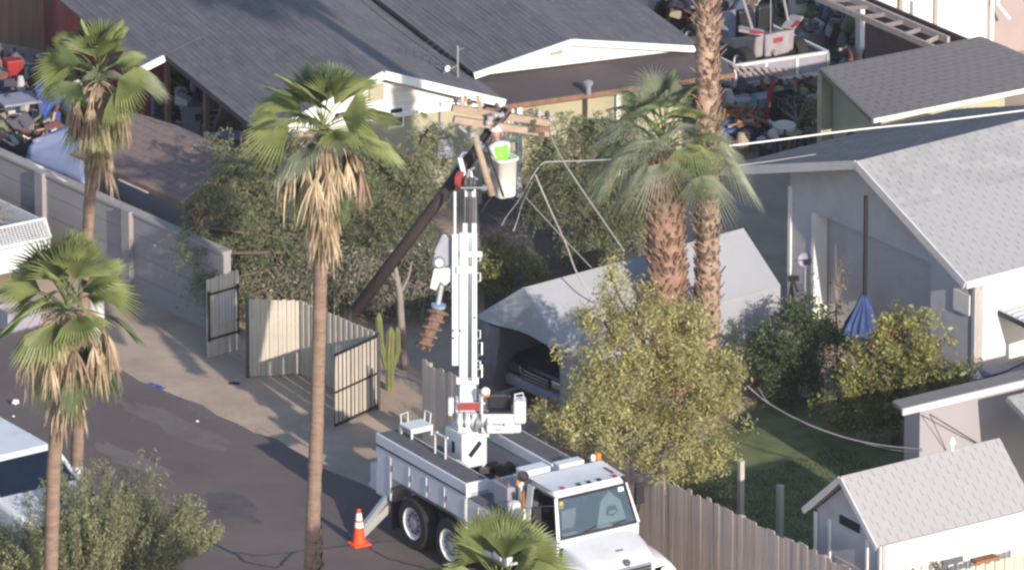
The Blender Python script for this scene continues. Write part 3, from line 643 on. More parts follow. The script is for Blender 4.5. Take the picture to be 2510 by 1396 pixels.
MB().par(zl(s0-hA*2.22+gi,0),hB*3.3,hA*.08,ZUP*1.98).build('back_wall',M_wall_lav,ws)
q=zl(s0-hA*1.45+gi-hB*.03,1.95); MB().par(q,hA*.62,hB*.03,ZUP*.17).build('vent_slot',M_black,ws)
for a_ in (.14,.55,1.75,2.2): q=zl(s0-hA*a_+gi-hB*.03,0); MB().par(q,-hA*.07,hB*.03,ZUP*1.92).build('trim_board',M_trim,ws)
q=zl(s0-hA*1.6+gi-hB*.02,0); MB().par(q,hA*.95,hB*.015,ZUP*1.25).build('door',M_wall_lav,ws)
rp=sR.lerp(sR+hB*3.6,0.7); MB().tube([rp-ZUP*.05,rp+ZUP*.12],0.03,8).build('vent_pipe',M_trim,ws)
MB().lathe(rp+ZUP*.12,[(0.06,0),(0.05,.06),(0.01,.12)],8).build('vent_cap',M_trim,ws)
# long house behind it
i0=pt(2210,1000,2.5); hl=thing('house','lavender-grey house edge with pale eave behind the garden shed','house',zl(i0,0))
MB().slab(i0,i0+hB*6,i0+hB*6-hA*.3+ZUP*.06,i0-hA*.3+ZUP*.06,.08).build('eave_roof',M_roof_gran,hl)
MB().beam(i0-ZUP*.07+hA*.02,i0+hB*6-ZUP*.07+hA*.02,0.05,0.13).build('fascia',M_wall_lav,hl)
q=zl(i0+hB*.5-hA*.1,0); MB().par(q,hB*5,-hA*.2,ZUP*2.45).build('front_wall',M_lr_wall,hl)
q=zl(i0+hB*.5-hA*.3,0); MB().par(q,-hA*.3,hB*.2,ZUP*2.40).build('end_wall',M_lr_wall,hl)
j0=pt(2468,972,2.66); j1=j0+hA*2.6; j1.z=1.75
roof_plane(hl,j1,j1+hB*3.5,j0,j0+hB*3.5,M_roof_white,thick=.1,name='roof',deck=M_shade_soffit)
j2=j0-hA*2.0; j2.z=1.9
for a,b in ((2300,2372),):
    MB().tube([pt(2275,1012,2.35)+hA*.05,onp(2420,1100,i0-hA*.08,hA)],0.012,5).build('conduit',M_cable_dark,hl)
MB().tube([pt(2275,1012,2.35)+hA*.05,onp(2320,1105,i0-hA*.08,hA)],0.008,5).build('conduit',M_cable_dark,hl)
# metal awning with dark posts
aw0=onp(2415,742,pt(2415,930),Vector((0,1,0))); ab=pt(2415,932)
aw=thing('patio_awning','ribbed metal patio awning on dark posts beside the pale-roofed house','awning',ab)
az=hz(ab,745); A0=zl(ab,az)
MB().slab(A0,A0+AW*2.2-ZUP*.06,A0+AW*2.2+BW*3,A0+BW*3+ZUP*.1,.02).build('roof_sheet',M_white_body,aw)
for k in range(12): q=A0+AW*(0.1+k*.18)+ZUP*.012; MB().beam(q,q+BW*3+ZUP*.08,0.03,0.02).build('roof_rib',M_white_body,aw)
MB().beam(A0-ZUP*.05,A0+AW*2.2-ZUP*.11,0.06,0.1).build('beam',M_black,aw)
MB().box((ab.x,ab.y,az/2),(0.08,0.08,az),R(-53)).build('post',M_black,aw)
q=ab+AW*2.1; MB().box((q.x,q.y,az/2),(0.08,0.08,az),R(-53)).build('post',M_black,aw)
q=ab-AW*1.2-BW*.3; 
# pale fabric garage tent
TA=pt(1285,705,2.6); TL=pt(1175,772,1.75); TR=pt(1375,847,1.75); TB=(pt(1820,560,2.6)-TA).normalized(); TT=5.5
tn=thing('garage_tent','long pale grey fabric garage tent with open front','tent',zl(TA,0))
def cloth(a,b,c,d,name,m,sag=0.03):
    a,b,c,d=[Vector(q) for q in (a,b,c,d)]; nn_=(b-a).cross(d-a).normalized(); return MB().prism([a,b,c,d],nn_*.012).build(name,m,tn)
cloth(TR,TR+TB*TT,TA+TB*TT,TA,'roof_panel',M_tent); cloth(TL,TL+TB*TT,TA+TB*TT,TA,'roof_panel',M_tent)
cloth(TR,TR+TB*TT,zl(TR,0.05)+TB*TT,zl(TR,0.05),'side_panel',M_tent); cloth(TL,TL+TB*TT,zl(TL,0.05)+TB*TT,zl(TL,0.05),'side_panel',M_tent)
MB().prism([TL+TB*TT-ZUP*1.7,TR+TB*TT-ZUP*1.7,TR+TB*TT,TA+TB*TT,TL+TB*TT],TB*.01).build('rear_panel',M_tent,tn)
# front valance, sagging
mb=MB(); n=10
for i in range(n+1):
    t=i/n; top=(TL.lerp(TA,t*2) if t<.5 else TA.lerp(TR,t*2-1)); bot=TL.lerp(TR,t)-ZUP*(0.07-0.04*math.sin(math.pi*t))
    mb.v+=[top-TB*.02,bot-TB*(0.02+.05*math.sin(t*9))]
for i in range(n): mb.f.append((2*i,2*i+1,2*i+3,2*i+2))
vo=mb.build('front_valance',M_tent,tn,smooth=False); s=vo.modifiers.new('s','SOLIDIFY'); s.thickness=.01
for q in (TL,TR): 
    MB().tube([zl(q,0),q],0.022,6).build('frame_leg',M_steel,tn)
MB().tube([TL,TA],0.022,6).build('frame_rafter',M_steel,tn); MB().tube([TA,TR],0.022,6).build('frame_rafter',M_steel,tn)
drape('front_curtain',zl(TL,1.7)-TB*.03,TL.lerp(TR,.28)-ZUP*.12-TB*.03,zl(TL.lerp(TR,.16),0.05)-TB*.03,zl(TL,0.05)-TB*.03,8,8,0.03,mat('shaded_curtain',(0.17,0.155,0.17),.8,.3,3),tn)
# ================================================================== PALMS
def frond(root, org, az, el, pl, bl, m, droop=0.5, nseg=26, spread=105, tipdroop=0.25, fold=0.05, twist=0.0, dead=False, name='frond', split=0.66):
    """one fan leaf: curved stalk plus pleated blade; org is the crown point (world)"""
    hx=Vector((math.cos(az),math.sin(az),0)); pts=[Vector((0,0,0))]; a=el; n=5
    for i in range(n):
        a=el-droop*((i+1)/n)**1.3; pts.append(pts[-1]+(hx*math.cos(a)+ZUP*math.sin(a))*(pl/n))
    T=(hx*math.cos(a)+ZUP*math.sin(a)); S=Vector((-hx.y,hx.x,0)); S=Quaternion(T,twist)@S; N=S.cross(T)
    if N.z<0 and not dead: N=-N
    mb=MB(); mb.tube([org+p for p in pts],[0.022,0.018,0.014,0.012,0.011,0.010],4)
    hub=org+pts[-1]; V0=len(mb.v); mb.v.append(hub-T*0.02)
    sp=R(spread); prevs=None
    for i in range(nseg):
        f0=-sp+2*sp*i/nseg; f1=-sp+2*sp*(i+1)/nseg; fm=(f0+f1)/2
        L=bl*(0.72+0.28*math.cos(fm*0.8))*random.uniform(.93,1.05)
        if dead: L*=random.uniform(.6,1.15)
        ring=[]
        for (r,k) in ((split*.53,1),(split,1)):
            wn_=1.0 if split>.5 else (1.0 if r<split*.6 else .8)
            for (ff,s_) in ((fm+(f0-fm)*wn_,-1),(fm,1),(fm+(f1-fm)*wn_,-1)):
                rr=L*r; p=hub+(T*math.cos(ff)+S*math.sin(ff))*rr+N*(fold*s_*r*bl)
                p=p-ZUP*(tipdroop*rr*rr/bl)+N*(0.10*bl*abs(math.sin(ff))*r)
                ring.append(p)
        tipa=fm+random.uniform(-.03,.03); rr=L
        tip=hub+(T*math.cos(tipa)+S*math.sin(tipa))*rr-ZUP*(tipdroop*1.35*rr*rr/bl)+N*(0.08*bl*abs(math.sin(tipa)))
        if dead: tip=tip-ZUP*random.uniform(0,.12)
        b=len(mb.v); mb.v+=ring+[tip]
        mb.f+=[(V0,b,b+1),(V0,b+1,b+2),(b,b+3,b+4,b+1),(b+1,b+4,b+5,b+2),(b+3,b+6,b+4),(b+4,b+6,b+5)]
    return mb.build(name,m,root)
def dead_frond(root, org, az, pl, bl, m, el=0.3, name='dead_frond', close=False):
    """withered leaf: stalk arching out and down, narrow strips hanging from its end"""
    hx=Vector((math.cos(az),math.sin(az),0)); n=7; a=el; pts=[Vector((0,0,0))]
    end=-1.35 if not close else -1.5
    for i in range(n):
        t=(i+1)/n; a=el+(end-el)*(t**(0.9 if not close else .45)); pts.append(pts[-1]+(hx*math.cos(a)+ZUP*math.sin(a))*(pl/n))
    mb=MB(); mb.tube([org+p for p in pts],[0.02,0.017,0.015,0.013,0.012,0.011,0.01,0.009],4)
    hub=org+pts[-1]; S=Vector((-hx.y,hx.x,0))
    for i in range(20):
        f=random.uniform(-1,1); L=bl*random.uniform(.5,1.25); wv=random.uniform(.009,.024)
        p=hub.copy(); dirn=(hx*(0.15+random.uniform(-.1,.25))+S*f*0.55-ZUP*0.8).normalized(); q=[p]
        for k in range(4):
            dirn=(dirn+Vector((random.uniform(-.12,.12),random.uniform(-.12,.12),-0.35))).normalized(); p=p+dirn*(L/4); q.append(p.copy())
        sw=(S*math.cos(i)+hx*math.sin(i)); ws_=[.4,1,.9,.6,.12]; b=len(mb.v)
        for k,pp in enumerate(q): mb.v+=[pp-sw*wv*ws_[k],pp+sw*wv*ws_[k]]
        for k in range(4): mb.f.append((b+2*k,b+2*k+1,b+2*k+3,b+2*k+2))
    return mb.build(name,m,root)
def palm_trunk(root, path, rads, m, rings=True, name='trunk', seg=14):
    pts=[];rr=[]; n=len(path)
    for i in range(n-1):
        k=max(2,int((path[i+1]-path[i]).length/0.11))
        for j in range(k):
            t=j/k; pts.append(path[i].lerp(path[i+1],t)); rr.append((rads[i]*(1-t)+rads[i+1]*t)*(1+random.uniform(-.05,.05)))
    pts.append(path[-1]); rr.append(rads[-1])
    o=MB().tube(pts,rr,seg).build(name,m,root,smooth=True); return o
def palm(name_label, base, top, r0, r1, crown_n, pl, bl, dead_n, skirt, group='fan palms', mats=(M_frond,M_frond2,M_frond3), seedv=1, bend=0.0, az0=0.0, trunk_m=None, flare=1.5, deadscale=1.0):
    random.seed(seedv)
    root=thing('fan_palm',name_label,'palm tree',base,group=group)
    mid=(base+top)/2+Vector((bend,0,0))
    path=[base,base.lerp(top,0.12)+Vector((bend*.4,0,0)),mid,base.lerp(top,.8)+Vector((bend*.6,0,0)),top]
    palm_trunk(root,path,[r0*flare,r0,(r0+r1)/2,r1,r1*1.05],trunk_m or M_trunk)
    # crown: a spiral of leaves from upright spear leaves to hanging old ones
    for i in range(crown_n):
        t=i/(crown_n-1); az=az0+i*2.399+random.uniform(-.15,.15)
        el=R(86)-R(80)*t**.9+random.uniform(-.12,.12)
        if i>=crown_n-3: el-=R(55)
        m=mats[0] if random.random()<.55 else random.choice(mats)
        frond(root,top+ZUP*(0.28*(1-t)),az,el,pl*random.uniform(.8,1.1)*(0.75+.35*t),bl*random.uniform(.85,1.08),m,droop=0.15+0.5*t,tipdroop=0.08+0.30*t,twist=random.uniform(-.9,.9),spread=random.uniform(36,70),split=random.uniform(.48,.68),nseg=22)
    for i in range(dead_n):
        az=az0+i*2.399+random.uniform(-.3,.3); m=M_frond_dead if random.random()<.7 else M_frond_dead2
        dead_frond(root,top-ZUP*random.uniform(-.05,.15),az,pl*random.uniform(.75,1.3)*deadscale,bl*random.uniform(.6,1.0),m,el=random.uniform(.3,.9))
    for i in range(skirt):
        az=i*2.399+random.uniform(-.3,.3); t=i/max(1,skirt); m=M_frond_dead if random.random()<.65 else M_frond_dead2
        o=top-ZUP*(0.1+1.0*t*deadscale); dead_frond(root,o,az,pl*random.uniform(.4,.62)*deadscale,bl*random.uniform(.6,.95),m,el=-.5,close=True)
    return root
def at(px,py,base):   # point above the plane through base facing the camera
    return onp(px,py,Vector(base),Vector((0,1,0)))
# centre palm
bC=pt(748,1720); tC=at(792,335,bC)
palm('tall slender fan palm with dead brown skirt in front of the leaning pole',bC,tC,0.135,0.118,25,0.66,0.92,32,44,seedv=14,az0=0.4,bend=0.05,flare=1.3,deadscale=1.25)
pc=bpy.data.objects['fan_palm']; mb=MB(); random.seed(4)
for i in range(130):
    t=random.random(); c=at(768+7*t,1440-140*t,bC); az=i*2.399; hx=Vector((math.cos(az),math.sin(az),0)); sx=Vector((-hx.y,hx.x,0)); o=c+hx*.11; e=o+hx*random.uniform(.03,.10)*(1.2-t)+ZUP*random.uniform(.05,.16)+sx*random.uniform(-.05,.05); wv=random.uniform(.03,.06)
    mb.add([o-sx*wv,o+sx*wv,e+sx*wv*.4,e-sx*wv*.4,o-sx*wv-ZUP*.05,o+sx*wv-ZUP*.05],[(0,1,2,3),(4,5,1,0),(3,2,5,4)])
mb.build('trunk_boots',M_trunk,pc,kind='stuff')
# palm top-left
bA=pt(186,1215); tA=at(240,205,bA)
palm('tall fan palm at top left with brown skirt in front of the brown shed',bA,tA,0.12,0.11,24,0.52,0.80,26,36,seedv=5,az0=1.1,bend=-0.05,flare=1.1,deadscale=1.15)
# palm left foreground
bB=pt(124,1530); tB=at(165,770,bB)
palm('left foreground fan palm with wide green crown above the white vehicle',bB,tB,0.135,0.13,26,0.74,0.96,36,36,seedv=21,az0=2.0,bend=-0.1,flare=1.1,deadscale=1.2)
# low palm at bottom centre, only its crown in view
bF=pt(1225,2060); tF=at(1225,1462,bF)
palm('low fan palm crown rising in front of the truck at bottom centre',bF,tF,0.17,0.15,28,0.75,0.95,2,8,seedv=33,az0=0.2,flare=1.1,mats=(M_frond,M_frond,M_frond2))
# thick shaggy palm on the right
bD=pt(1640,985); tD=at(1628,375,bD); random.seed(41)
pd=thing('fan_palm','stout shaggy-trunked fan palm with drooping grey-green fronds','palm tree',bD,group='fan palms')
palm_trunk(pd,[bD,bD.lerp(tD,.3),bD.lerp(tD,.7),tD],[0.38,0.36,0.34,0.30],M_trunk_shag)
mb=MB()
HD=(tD-bD).length
for i in range(950):   # leaf-base boots
    t=random.random(); az=i*2.399; c=bD.lerp(tD,t); hx=Vector((math.cos(az),math.sin(az),0)); sx=Vector((-hx.y,hx.x,0))
    r_=0.36-0.06*t; L=random.uniform(.10,.22); wv=random.uniform(.03,.05); o=c+hx*(r_-.02); e=o+hx*random.uniform(.05,.13)+ZUP*L+sx*random.uniform(-.06,.06)
    mb.add([o-sx*wv,o+sx*wv,e+sx*wv*.4,e-sx*wv*.4,o-sx*wv-ZUP*.05+hx*.0,o+sx*wv-ZUP*.05,e+sx*wv*.4+hx*.025,e-sx*wv*.4+hx*.025],[(0,1,2,3),(7,6,5,4),(0,3,7,4),(1,5,6,2),(3,2,6,7)])
mb.build('trunk_boots',M_trunk_shag,pd,kind='stuff')
for i in range(34):
    t=i/33; az=i*2.399+.3; el=R(88)-R(72)*t+random.uniform(-.1,.1); m=random.choice((M_frond3,M_frond3,M_frond2,M_frond))
    frond(pd,tD+ZUP*(.25*(1-t)),az,el,random.uniform(.7,1.05),random.uniform(.8,1.05),m,droop=.2+.5*t,tipdroop=.35+.3*t,twist=random.uniform(-.6,.6),nseg=30,spread=95,fold=.03,split=.34)
for i in range(10): dead_frond(pd,tD-ZUP*.15,i*2.4,random.uniform(.3,.5),random.uniform(.5,.8),M_frond3 if i%2 else M_frond_dead,el=0,close=True)
# tall palm whose crown is above the frame
bE=pt(1732,990); tE=at(1738,-330,bE); random.seed(51)
pe=thing('fan_palm','tallest fan palm, rough pale trunk running out of the top of the picture','palm tree',bE,group='fan palms')
palm_trunk(pe,[bE,bE.lerp(tE,.3)+Vector((.02,0,0)),bE.lerp(tE,.65)+Vector((-.03,0,0)),tE],[0.24,0.21,0.205,0.2],M_trunk_tall)
mb=MB()
for i in range(2200):
    t=random.random()*.95; az=i*2.399; c=bE.lerp(tE,t); hx=Vector((math.cos(az),math.sin(az),0)); sx=Vector((-hx.y,hx.x,0))
    r_=0.225-0.025*t; L=random.uniform(.06,.16); wv=random.uniform(.03,.07); o=c+hx*(r_-.02); big=random.random()<.06
    e=o+hx*(random.uniform(.01,.07) if not big else .15)+ZUP*L*(1.6 if big else 1)+sx*random.uniform(-.07,.07)
    mb.add([o-sx*wv,o+sx*wv,e+sx*wv*.3,e-sx*wv*.3,e+sx*wv*.3+hx*.02,e-sx*wv*.3+hx*.02,o-sx*wv-ZUP*.03,o+sx*wv-ZUP*.03],[(0,1,2,3),(5,4,7,6),(3,2,4,5),(0,3,5,6),(1,7,4,2)])
mb.build('trunk_bark',M_trunk_tall,pe,kind='stuff')
for i in range(22):
    t=i/21; frond(pe,tE+ZUP*.2,i*2.399,R(80)-R(110)*t,.8,1.0,random.choice((M_frond,M_frond2)),droop=.3+.5*t,tipdroop=.3,nseg=18)
# green drooping fan hanging beside the tall trunk (belongs to the stout palm)
for (px,py,az,el) in ((1770,345,0.0,0.55),(1560,370,3.1,0.5),(1755,350,-1.0,.5)):
    frond(pd,at(1650,400,bD),az,el,1.05,.85,M_frond3,droop=.9,tipdroop=.7,nseg=28,spread=95,split=.34)

# ================================================================== TREES AND SHRUBS
rs=np.random.RandomState(3)
def leaf_cloud(centers, per, spread, lsize, lw, droop=0.0, flat=0.3):
    """diamond leaves scattered round cluster centres -> V,F"""
    n=len(centers)*per; c=np.repeat(np.asarray(centers),per,0)+rs.randn(n,3)*spread
    d=rs.randn(n,3); d[:,2]+=-droop*2.2; d/=np.linalg.norm(d,axis=1)[:,None]
    r=rs.randn(n,3); s=np.cross(d,r); s/=np.linalg.norm(s,axis=1)[:,None]
    z_=np.repeat(0.7+0.6*rs.rand(len(centers)),per); L=(lsize*(0.35+1.2*rs.rand(n))*z_)[:,None]; Wd=(lw*(0.4+1.1*rs.rand(n))*z_)[:,None]
    V=np.stack([c-d*L*.5,c+s*Wd*.5,c+d*L*.5,c-s*Wd*.5],1).reshape(-1,3); F=np.arange(n*4).reshape(-1,4)
    return V,F
def ell_points(n, c, r, shell=0.55):
    d=rs.randn(n,3); d/=np.linalg.norm(d,axis=1)[:,None]; k=shell+(1-shell)*rs.rand(n)**.6
    return np.asarray(c)+d*np.asarray(r)*k[:,None]*(1+0.16*rs.randn(n))[:,None]
def strands(centers, per, length, out_c, lsize, lw, n_str=4):
    """weeping strings of small leaves hanging from each centre"""
    c=np.asarray(centers); n=len(c); C_=np.repeat(c,n_str,0); m=len(C_)
    o=C_-np.asarray(out_c); o[:,2]=0; o/=np.linalg.norm(o,axis=1)[:,None]+1e-6; o=o*0.7+rs.randn(m,3)*.5; o[:,2]=np.abs(o[:,2])*.4
    L=length*(0.4+0.9*rs.rand(m)); k=per//n_str; t=np.linspace(0.05,1,k)[None,:,None]
    P_=C_[:,None,:]+o[:,None,:]*(L[:,None,None]*t*0.75)+np.array([0,0,-1.0])*(L[:,None,None]*t*t*0.9)
    P_=P_.reshape(-1,3)+rs.randn(m*k,3)*0.022; nn=len(P_)
    d=rs.randn(nn,3)*.8; d[:,2]-=0.7; d/=np.linalg.norm(d,axis=1)[:,None]; s=np.cross(d,rs.randn(nn,3)); s/=np.linalg.norm(s,axis=1)[:,None]
    Ls=lsize*(0.6+0.8*rs.rand(nn))[:,None]; Wd=lw*(0.6+0.8*rs.rand(nn))[:,None]
    V=np.stack([P_-d*Ls*.5,P_+s*Wd*.5,P_+d*Ls*.5,P_-s*Wd*.5],1).reshape(-1,3); return V,np.arange(nn*4).reshape(-1,4)
def tree(name, label, cat, base, trunk_r, fork_z, blobs, mleaf, mbark, ncl, per, spread, ls, lw, droop=0.0, group=None, twigs=40, lean=(0,0), shell=.5, weep=0.0):
    """blobs: [(centre world, radii)]"""
    base=Vector(base); root=thing(name,label,cat,base,group=group); b=MB()
    fork=base+Vector((lean[0],lean[1],fork_z))
    b.tube([base-ZUP*.05,base.lerp(fork,.5)+Vector((random.uniform(-.04,.04),random.uniform(-.04,.04),0)),fork],[trunk_r*1.25,trunk_r,trunk_r*.85],8)
    cs=[]; tot=sum(r[0]*r[1]*r[2] for c,r in blobs)**1.0
    for c,r in blobs:
        c=Vector(c); m=fork.lerp(c,.5)+Vector((random.uniform(-.12,.12),random.uniform(-.12,.12),.1))
        b.tube([fork,m,c],[trunk_r*.6,trunk_r*.4,trunk_r*.18],6)
        k=max(3,int(ncl*(r[0]*r[1]*r[2])/tot)); p=ell_points(k,c,r,shell); p[:,2]=np.maximum(p[:,2],0.15); cs.append(p)
        for j in range(min(k,max(3,twigs//len(blobs)))):
            e=Vector(p[j]); mm=c.lerp(e,.5)+Vector((0,0,.08)); b.tube([c,mm,e],[trunk_r*.2,trunk_r*.12,.006],4)
    b.build('trunk',mbark,root,smooth=True)
    allc=np.concatenate(cs)
    nf=np.sin(allc[:,0]*4.1+1.3)*np.sin(allc[:,1]*3.7+.4)*np.sin(allc[:,2]*4.6+2.1)+.35*np.sin(allc[:,0]*9.3+allc[:,2]*7.7)+rs.randn(len(allc))*.18; allc=allc[nf>-.28]
    if weep: V,F=strands(allc,per,weep,np.array([c for c,r in blobs]).mean(0),ls,lw)
    else: V,F=leaf_cloud(allc,per,spread,ls,lw,droop)
    V[:,2]=np.maximum(V[:,2],0.02)
    npmesh('crown',V,F,mleaf,root,origin=base); return root
P2=lambda px,py,yy: onp(px,py,Vector((0,yy,0)),Vector((0,1,0)))
# big olive-yellow tree between tent and fence
bo=pt(1640,1195); P=lambda px,py,dy=0: at(px,py,bo)+Vector((0,dy,0))
tree('olive_tree','large yellow-olive leafy tree between the garage tent and the wooden fence','tree',bo,0.11,1.1,
 [(P(1600,830),(.95,.8,.75)),(P(1500,950,-.3),(.85,.8,.7)),(P(1700,930),(.85,.8,.75)),(P(1600,1040,-.5),(1.0,.8,.6)),(P(1430,1010,-.2),(.5,.5,.35)),(P(1390,1060,-.1),(.6,.4,.35)),(P2(1400,1050,-13.3),(.45,.3,.3)),(P2(1460,1075,-13.8),(.45,.3,.3)),(P2(1500,1105,-14.9),(.4,.25,.26)),(P2(1550,1130,-15.4),(.38,.25,.24)),(P2(1610,1160,-16.0),(.35,.25,.22)),(P2(1450,1090,-14.3),(.4,.25,.26)),(P2(1350,1020,-12.7),(.35,.3,.28)),(P2(1600,1140,-14.6),(.4,.3,.25)),(P2(1440,1010,-13.0),(.5,.4,.4)),(P2(1540,1050,-13.6),(.5,.4,.35)),(P2(1640,1100,-13.8),(.5,.4,.3)),(P(1740,1120,-.7),(.45,.35,.35)),(P(1350,1010,0),(.28,.3,.25)),(P(1560,740),(.35,.35,.5)),
  (P(1500,690),(.30,.3,.55)),(P(1480,790),(.5,.5,.5)),(P(1700,1090,-.3),(.75,.6,.5)),(P(1760,1010),(.45,.5,.6)),(P(1620,1130,-.4),(.55,.5,.35)),(P(1390,870),(.3,.3,.22)),(P(1690,790),(.5,.5,.4))],
 M_leaf_olive,M_bark,1400,62,0.09,0.08,0.028,droop=0.1,twigs=160)
# mesquite behind the centre palm
bm=pt(880,745); P=lambda px,py,dy=0: at(px,py,bm)+Vector((0,dy,0))
tree('mesquite_tree','wide feathery grey-green mesquite behind the central palm','tree',bm,0.13,1.0,
 [(P(620,470),(.85,.9,.6)),(P(560,570,-.2),(.65,.6,.4)),(P(680,560,-.2),(.8,.7,.6)),(P(720,400,.3),(.8,.8,.6)),(P(900,420,.2),(.9,.8,.7)),(P(1010,440,.3),(.6,.7,.6)),(P(960,540),(.8,.7,.45)),(P(860,540),(.9,.7,.5)),(P(1040,350,.5),(.4,.5,.45)),(P(540,470,.1),(.5,.5,.35)),(P(640,640,-.2),(.45,.5,.3)),(P(590,380,.4),(.6,.6,.4)),(P(545,620,-1.6),(.55,.4,.45)),(P(600,660,-1.7),(.45,.35,.35)),(P(520,570,-1.2),(.5,.4,.35)),(P(680,600,-.9),(.6,.45,.4)),(P(760,620,-.7),(.5,.4,.35)),(P(480,520,-.8),(.35,.3,.28))],
 M_leaf_mesq,M_bark,1750,72,0.11,0.07,0.019,droop=0.55,group='feathery yard trees',twigs=150,shell=.3,weep=.5)
# feathery tree behind the stout palm
b2=pt(1450,640); P=lambda px,py,dy=0: at(px,py,b2)+Vector((0,dy,0))
tree('pepper_tree','dark feathery drooping tree behind the stout shaggy palm','tree',b2,0.12,0.9,
 [(P(1400,430),(.7,.7,.7)),(P(1500,350,.3),(.8,.7,.5)),(P(1520,480),(.7,.7,.65)),(P(1420,340,.3),(.6,.6,.4)),(P(1350,470,.1),(.45,.5,.6)),(P(1460,560,-.1),(.7,.6,.45)),(P(1340,370,.4),(.4,.5,.5)),(P(1590,540),(.4,.5,.6)),(P(1310,320,.5),(.35,.4,.3))],
 M_leaf_mesq,M_bark,1100,72,0.09,0.07,0.018,droop=0.7,group='feathery yard trees',twigs=100,shell=.35,weep=.6)
# citrus on the right
b3=pt(2200,1090); P=lambda px,py,dy=0: at(px,py,b3)+Vector((0,dy,0))
tree('lemon_tree','broad yellowing citrus tree in front of the pale-roofed house','tree',b3,0.10,0.7,
 [(P(2220,830),(.6,.7,.55)),(P(2300,900),(.6,.7,.5)),(P(2150,880),(.55,.7,.5)),(P(2230,950,-.2),(.9,.8,.55)),(P(2100,990,-.2),(.6,.6,.4)),(P(2330,960),(.45,.5,.35)),(P(2055,985),(.5,.5,.38)),(P(2110,930),(.5,.6,.4)),(P(2370,940),(.35,.4,.3)),(P(2170,1030,-.3),(.35,.4,.22)),(P(2250,790),(.4,.4,.3))],
 M_leaf_lemon,M_bark,560,46,0.085,0.09,0.046,twigs=90,shell=.6)
b4=pt(1950,985); P=lambda px,py,dy=0: at(px,py,b4)+Vector((0,dy,0))
tree('evergreen_shrub','dense dark green shrub beside the hanging blue tarpaulin','shrub',b4,0.06,0.4,
 [(P(1960,820),(.85,.8,.65)),(P(1910,880),(.7,.7,.65)),(P(2020,880),(.7,.7,.65)),(P(1990,765),(.55,.5,.32)),(P(1960,930),(.8,.7,.45))],M_leaf_dark,M_bark,520,46,0.08,0.08,0.03,group='yard shrubs',twigs=30)
b5=pt(1800,1000); P=lambda px,py,dy=0: at(px,py,b5)+Vector((0,dy,0))
tree('conifer_shrub','slim blue-green upright shrub at the right end of the olive tree','shrub',b5,0.04,0.3,[(P(1800,840),(.2,.2,.5)),(P(1795,900),(.3,.3,.5))],mat('blue_green_leaves',(0.09,0.125,0.075),0.6,0.2,1,trans=.2,island=.35),M_bark,90,36,0.06,0.08,0.016,group='yard shrubs',twigs=16)
b6=pt(1855,960); P=lambda px,py,dy=0: at(px,py,b6)+Vector((0,dy,0))
tree('rusty_shrub','small rust-brown potted shrub beside the dark green shrub','shrub',b6,0.03,0.3,[(P(1855,870),(.2,.2,.32)),(P(1850,905),(.2,.2,.25))],M_leaf_rust,M_bark,60,30,0.05,0.07,0.025,group='yard shrubs',twigs=14)
b7=pt(1250,745); P=lambda px,py,dy=0: at(px,py,b7)+Vector((0,dy,0))
tree('yellow_shrub','yellow-green rounded shrub between the boom and the garage tent','shrub',b7,0.05,0.3,
 [(P(1220,640),(.45,.5,.4)),(P(1280,660),(.5,.5,.35)),(P(1210,690),(.4,.4,.3)),(P(1310,680),(.25,.3,.2))],M_leaf_bright,M_bark,230,40,0.07,0.075,0.026,group='yard shrubs',twigs=30)
b7=pt(1215,700); P=lambda px,py,dy=0: at(px,py,b7)+Vector((0,dy,0))
tree('dry_bush','straw-coloured dry bush behind the yellow-green shrub','shrub',b7,0.03,0.3,[(P(1220,605),(.35,.3,.25)),(P(1265,620),(.3,.3,.2))],M_leaf_dry,M_bark,80,36,0.06,0.09,0.014,group='yard shrubs',twigs=24)
# bush upper right by the junk
b8=pt(2040,370); P=lambda px,py,dy=0: at(px,py,b8)+Vector((0,dy,0))
tree('straggly_bush','straggly half-bare bush by the corner of the upper right yellow house','shrub',b8,0.05,0.3,
 [(P(2040,310),(.55,.5,.35)),(P(2090,320),(.35,.4,.3)),(P(1985,340),(.35,.4,.25)),(P(2010,270),(.3,.3,.25))],mat('straggly_leaves',(0.19,0.165,0.075),0.7,.25,1.2,trans=.2,island=.45),M_bark_pale,150,24,0.09,0.09,0.036,group='yard shrubs',twigs=60)
b8=pt(1960,365); bt=thing('bare_sapling','bare pale branching sapling in front of the shaded end wall','sapling',b8)
mb=MB(); 
for (ax,ay) in ((1920,240),(1950,215),(2020,200),(1985,225),(1935,280),(1905,260)):
    e=at(ax,ay,b8); s_=at(1955,300,b8); mb.tube([b8,s_,s_.lerp(e,.5)+Vector((random.uniform(-.05,.05),0,.05)),e],[.022,.018,.012,.005],5)
    for k in range(4):
        q=s_.lerp(e,random.uniform(.4,1)); mb.tube([q,q+Vector((random.uniform(-.2,.2),random.uniform(-.1,.1),random.uniform(.0,.25)))],[.007,.003],4)
mb.build('branch',M_bark_pale,bt)
